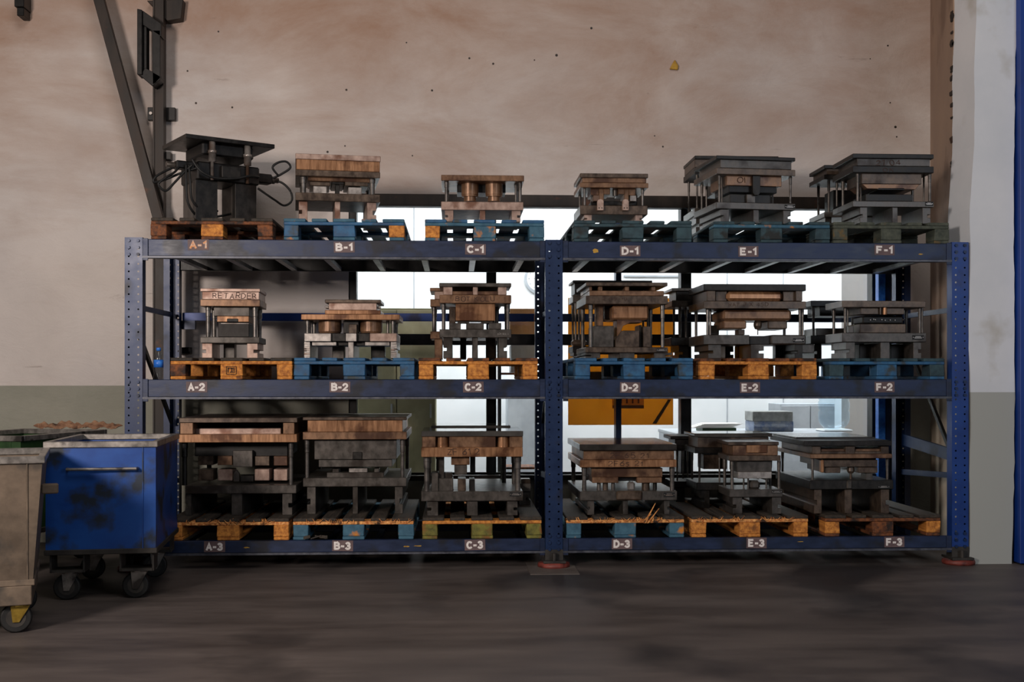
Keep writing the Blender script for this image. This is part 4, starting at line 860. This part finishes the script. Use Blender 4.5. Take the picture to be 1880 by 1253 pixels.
# --- B-3
d = Die('press die with smooth copper band and plain dark grey block above sign B-3', Z7, 983, 2, .24, .85)
d.b('top_plate', 983, 145, 1747, 168, 0, None, 'steel_brown'); d.b('riser_block', 1018, 168, 1717, 254, .01, None, 'copper_rust'); d.b('upper_shoe', 983, 254, 1747, 310, 0, None, 'rust_brown')
d.b('punch_block', 1068, 312, 1672, 456, .05, .6, 'steel_grey'); d.b('punch_block', 1350, 402, 1418, 456, .04, .01, 'steel_dark'); d.b('punch_block', 1100, 457, 1640, 512, .06, .5, 'steel_grey')
d.b('die_block', 1160, 552, 1580, 592, .08, .5, 'steel_grey'); d.b('shiny_insert', 1322, 520, 1458, 552, .10, .05, 'steel_light'); d.b('shiny_insert', 1200, 522, 1250, 552, .12, .1, 'steel_grey'); d.b('shiny_insert', 1508, 520, 1545, 552, .12, .1, 'steel_grey')
d.posts([1016, 1716], 310, 592, 28); d.b('lower_shoe', 985, 592, 1745, 656, 0, None, 'steel_grey'); d.feet([(1015, 1078), (1350, 1388), (1660, 1718)], 656, 'steel_grey')
# --- C-3
d = Die('shiny-topped die with ZF 61 2 scrawled on its copper side above sign C-3', Z8b, 158, 2, .10, .62)
d.b('top_plate', 156, 241, 1023, 287, 0, None, 'wet_steel')
for q in ((162, 287, 278, 380), (392, 287, 790, 380), (906, 287, 1020, 380)): d.b('riser_block', *q, .01, None, 'rust_brown')
for c in (335, 850): d.cyl('riser_cylinder', c, 104, 287, 380, .07, 'copper_rust')
d.b('upper_shoe', 155, 380, 1020, 462, 0, None, 'copper_rust'); d.txt('ZF 61 2', 375, 394, 655, 446, 0)
d.b('punch_block', 305, 462, 350, 645, .1, .1, 'steel_grey'); d.b('punch_block', 410, 465, 568, 530, .05, .2, 'rust_brown'); d.b('punch_block', 437, 530, 545, 612, .06, .18, 'steel_grey'); d.b('punch_block', 572, 462, 616, 600, .2, .1, 'steel_dark')
d.b('die_block', 243, 600, 300, 755, .06, .2, 'steel_grey'); d.b('die_block', 305, 645, 427, 755, .06, .2, 'steel_grey'); d.b('die_block', 330, 598, 420, 645, .12, .1, 'steel_grey'); d.b('die_block', 466, 650, 535, 755, .06, .2, 'steel_brown'); d.b('die_block', 565, 655, 612, 755, .08, .2, 'steel_dark')
d.posts([202, 978], 462, 755, 44); d.b('lower_shoe', 155, 755, 1022, 838, 0, None, 'steel_grey'); d.feet([(205, 298), (545, 636), (887, 976)], 838, 'steel_grey'); d.plate(908, 762, 1008, 798)
d = Die('flat-topped die close behind the ZF 61 2 die, bolt blocks showing at its right', Z8b, 250, 2, .75, .42)
d.b('top_plate', 240, 194, 915, 222, 0, None, 'wet_steel'); d.b('riser_block', 260, 222, 900, 300, .02, None, 'steel_brown'); d.b('upper_shoe', 240, 300, 915, 372, 0, None, 'steel_brown')
d.posts([300, 860], 372, 690, 36); d.b('lower_shoe', 240, 690, 1090, 760, 0, None, 'steel_grey'); d.b('bolt_block', 1005, 650, 1085, 690, .02, .1, 'steel_brown'); d.feet([(260, 340), (990, 1085)], 760, 'steel_grey')
# --- D-3
d = Die('die handwritten 2F 65 21 under a thin dark top plate above sign D-3', Z8, 1153, 2, .10, .85)
d.b('top_plate', 1150, 306, 1784, 346, 0, None, 'oiled_steel'); d.b('riser_block', 1175, 350, 1766, 406, .02, None, 'rust_brown'); d.b('spacer_plate', 1165, 346, 1775, 350, .02, .8, 'black_steel')
d.b('upper_shoe', 1153, 408, 1782, 456, 0, None, 'copper_rust'); d.txt('2F 65 21', 1345, 360, 1600, 396, .02); d.txt('2F65 21', 1335, 416, 1560, 448, 0)
d.b('punch_block', 1228, 462, 1690, 520, .05, .6, 'rust_brown'); d.b('punch_block', 1232, 520, 1402, 558, .05, .5, 'rust_brown'); d.b('punch_block', 1524, 522, 1686, 558, .05, .5, 'rust_brown'); d.b('punch_block', 1402, 520, 1524, 545, .1, .4, 'black_steel')
for c, w_, mm in ((1275, 24, 'chrome_post'), (1318, 34, 'steel_brown'), (1368, 26, 'chrome_post'), (1580, 50, 'steel_brown'), (1640, 26, 'steel_dark')): d.cyl('die_pin', c, w_, 558, 612, .10, mm)
d.b('hex_pin', 1466, 552, 1512, 610, .09, .06, 'steel_light', .012)
d.posts([1180, 1752], 456, 612, 28); d.b('lower_shoe', 1153, 612, 1785, 672, 0, None, 'steel_grey'); d.b('lower_boss', 1390, 610, 1560, 672, -.015, .02, 'steel_brown', .012)
d.feet([(1200, 1245), (1432, 1466), (1700, 1736)], 672, 'steel_grey'); d.plate(1698, 620, 1770, 650)
# --- E-3
d = Die('narrow grey press die standing in front of two others above sign E-3', Z9, 575, 2, .10, .34)
d.b('top_plate', 570, 366, 985, 394, 0, None, 'steel_brown'); d.b('riser_block', 606, 394, 976, 478, .01, None, 'rust_brown'); d.b('riser_inlay', 720, 394, 890, 456, 0, .01, 'copper_rust'); d.b('upper_shoe', 575, 478, 1000, 522, 0, None, 'steel_brown')
d.b('punch_block', 640, 523, 926, 613, .04, .22, 'steel_grey'); d.b('punch_block', 650, 613, 926, 668, .04, .2, 'steel_light'); d.b('hex_block', 752, 688, 832, 757, .05, .1, 'steel_grey', .015)
for c in (695, 732, 880): d.cyl('die_pin', c, 14, 668, 757, .08, 'chrome_post')
d.posts([600, 985], 522, 757, 24); d.b('lower_shoe', 580, 757, 1015, 820, 0, None, 'steel_grey'); d.feet([(605, 684), (928, 1004)], 820, 'steel_grey'); d.plate(925, 766, 1010, 788)
d = Die('wide flat-topped die behind the narrow grey die above sign E-3', Z9, 295, 2, .48, .38)
d.b('top_plate', 290, 296, 930, 326, 0, None, 'wet_steel'); d.b('riser_block', 320, 326, 900, 412, .02, None, 'steel_brown'); d.b('upper_shoe', 295, 412, 930, 460, 0, None, 'steel_dark')
d.b('punch_block', 365, 470, 560, 590, .06, .2, 'steel_brown'); d.posts([332, 890], 460, 700, 18); d.posts([496], 490, 700, 14, back=False, dy=.04)
d.b('lower_shoe', 310, 700, 930, 762, 0, None, 'steel_dark'); d.feet([(345, 416), (840, 920)], 762, 'steel_dark')
d = Die('dark die farthest back and farthest left of the three dies above sign E-3', Z9, 140, 2, .89, .30)
d.b('top_plate', 95, 318, 640, 345, 0, None, 'black_steel'); d.b('upper_shoe', 110, 400, 620, 440, 0, None, 'steel_dark'); d.b('riser_block', 130, 345, 600, 400, .02, None, 'black_steel')
d.posts([150, 235], 440, 690, 14); d.posts([590], 440, 690, 14); d.b('lower_shoe', 110, 690, 620, 740, 0, None, 'black_steel'); d.feet([(140, 210), (540, 600)], 740, 'black_steel')
# --- F-3
d = Die('dark press die with two stacked slabs on top and slotted riser above sign F-3', Z9b, 258, 2, .10, .85)
d.b('top_slab', 145, 326, 792, 350, .18, .6, 'oiled_steel'); d.b('top_plate', 205, 356, 925, 400, 0, None, 'steel_dark'); d.b('spacer_plate', 250, 350, 760, 357, .2, .5, 'black_steel')
d.b('riser_block', 275, 402, 345, 466, .02, .75, 'steel_brown'); d.b('riser_block', 548, 402, 626, 466, .02, .75, 'steel_brown'); d.b('riser_block', 840, 402, 905, 466, .02, .75, 'steel_brown')
for q in ((345, 424, 548, 444), (626, 424, 840, 444)): d.b('riser_bar', *q, .04, .05, 'rust_brown')
for q in ((345, 444, 548, 466), (626, 444, 840, 466)): d.b('riser_bar', *q, .02, .7, 'steel_brown')
d.b('upper_shoe', 258, 467, 932, 502, 0, None, 'rust_brown'); d.b('punch_block', 350, 514, 812, 572, .05, .5, 'steel_brown'); d.b('punch_block', 360, 502, 800, 514, .06, .5, 'black_steel'); d.b('punch_block', 348, 514, 374, 620, .04, .05, 'copper_rust', .006); d.b('punch_block', 376, 574, 506, 622, .06, .4, 'steel_brown'); d.b('punch_block', 655, 574, 812, 622, .06, .4, 'steel_brown')
d.cyl('punch_pin', 590, 62, 572, 680, .1, 'steel_brown', ((.3, 0), (.3, .5), (.7, .55), (1, .7), (.8, 1))); d.b('die_block', 715, 625, 770, 682, .06, .1, 'steel_grey')
d.posts([276, 890], 502, 682, 20); d.b('lower_shoe', 255, 682, 940, 756, 0, None, 'steel_dark'); d.b('lower_boss', 560, 682, 605, 756, -.012, .02, 'steel_grey', .008)
d.feet([(290, 352), (540, 600), (838, 906)], 756, 'steel_brown'); d.plate(815, 722, 910, 750)

# ------------------------------------------------------------------ bottle on the beam
p = at(291, 697, .03)
t = thing('water_bottle', 'clear plastic water bottle with blue cap standing on the beam left of pallet A-2', 'bottle', (p[0], .032, LV[1][1]+.002))
MB().lathe([(.026, 0), (.031, .01), (.031, .03), (.028, .035), (.031, .04), (.031, .055), (.028, .06), (.031, .065), (.031, .14), (.024, .165), (.012, .183), (.012, .19)], n=20).build('bottle_body', 'bottle_plastic', t, 0, True)
MB().lathe([(.0318, .078), (.0318, .128)], n=20).build('bottle_label', 'label_blue', t, 0, True)
MB().lathe([(.015, .188), (.015, .206), (.013, .209)], n=16).build('bottle_cap', 'label_blue', t, 0, True)

# ------------------------------------------------------------------ scrap carts
def cart(label, matn, corner, yaw, W, L, zb, zt, taper=0, forkm='cart_rim', under='cart_under', skirt=None, handle=True, hook=False):
    # corner: world xy of the front right corner; local x runs left (negative) .. 0, local y 0 .. L
    t = thing('scrap_cart', label, 'cart', (corner[0], corner[1], 0), yaw, 'scrap carts beside the rack')
    th = .012; tp = taper
    m = MB()
    def wall(a, b, c, d): m.hexa([a[0], a[1], a[2], a[3], b[0], b[1], b[2], b[3]])
    def ring(z, o): return [(-W+o, o, z), (-o, o, z), (-o, L-o, z), (-W+o, L-o, z)]
    ob, ot = ring(zb, tp), ring(zt-.02, 0); ib, it = ring(zb+.01, tp+th), ring(zt-.02, th)
    i = len(m.v); m.v += ob+ot+ib+it
    for k in range(4):
        k2 = (k+1) % 4
        m.f += [(i+k, i+k2, i+4+k2, i+4+k), (i+8+k2, i+8+k, i+12+k, i+12+k2), (i+4+k, i+4+k2, i+12+k2, i+12+k)]
    m.f += [(i, i+3, i+2, i+1), (i+8, i+9, i+10, i+11)]
    m.build('cart_tub', matn, t)
    e = .022; m = MB()
    m.box(-W-.012, .012, -.012, e, zt-.035, zt); m.box(-W-.012, .012, L-e, L+.012, zt-.035, zt); m.box(-W-.012, -W+e, e, L-e, zt-.035, zt); m.box(-e, .012, e, L-e, zt-.035, zt)
    m.build('rim', 'cart_rim', t, .003)
    m = MB(); m.box(-W+tp-.008, -tp+.008, tp-.008, L-tp+.008, zb-.03, zb+.0); m.build('bottom_rail', under if not skirt else skirt, t, .003)
    m = MB()
    m.hexa([(-.074, tp-.005, zb), (-.068, tp-.005, zb), (-.068, tp, zb), (-.074, tp, zb), (-.074, -.005, zt-.035), (-.068, -.005, zt-.035), (-.068, 0, zt-.035), (-.074, 0, zt-.035)])
    m.build('corner_seam', matn, t)
    if handle:
        m = MB(); z = zt-.155; m.tube([(-.48, 0, z), (-.48, -.04, z), (-.10, -.04, z), (-.10, 0, z)], .009, 8); m.build('handle', 'cart_rim', t)
    if skirt: MB().box(-W+.05, -.05, .03, L-.03, zb-.125, zb-.03).build('skirt', skirt, t, .004)
    wr_ = .075
    zf = zb-.03 if not skirt else zb-.125
    for sx, xx in ((0, -.11), (1, -W+.11)):
        for yy in (.10, L-.10):
            if not skirt:
                mm = MB(); mm.box(xx-.09, xx+.09, yy-.07, yy+.07, .165, .18); mm.box(xx-.095, xx-.085, yy-.07, yy+.07, .165, zf); mm.box(xx+.085, xx+.095, yy-.07, yy+.07, .165, zf); mm.build('caster_bracket', under, t)
                ztop = .165
            else: ztop = zf
            ca = MB().lathe([(.03, ztop-.012), (.045, ztop-.012), (.045, ztop)], xx, yy, 0, 16)
            for s_ in (-1, 1):
                yo = yy+s_*.026; ca.prism([(xx-.04, ztop-.01), (xx+.05, ztop-.01), (xx+.0, wr_-.02), (xx-.03, wr_-.02)], yo-.003, yo+.003)
            f_ = ca.build('caster_fork', forkm, t)
            MB().lathe([(wr_-.008, -.02), (wr_, -.014), (wr_, .014), (wr_-.008, .02)], xx-.015, yy, wr_, 24, 'y').build('wheel', 'black_rubber', t, 0, True)
            MB().lathe([(wr_*.62, -.0215), (wr_*.62, .0215)], xx-.015, yy, wr_, 20, 'y').build('wheel_hub', 'cart_under', t, 0, True)
    if hook:
        MB().box(-.01, .07, .12, .17, zt-.20, zt-.15).build('hook', 'cart_beige', t, .006)
    return t
c = at(286, 810, -1.02)
cart('blue steel scrap cart on casters between the beige cart and the rack', 'cart_blue', (c[0], c[1]), math.radians(6), .60, .90, .30, at(286, 810, -1.02)[2])
c = at(78, 838, -1.88)
cart('beige steel scrap cart with tapered sides at the left edge of the photo', 'cart_beige', (c[0], c[1]), math.radians(17.5), .66, .75, .27, c[2], .045, 'caster_brass', 'cart_under', 'cart_beige', False, True)
c = at(38, 801, -.28)
cart('dark green scrap cart behind the beige and blue carts', 'cart_green', (c[0], c[1]), math.radians(-15), .66, .95, .30, c[2], 0, handle=False)
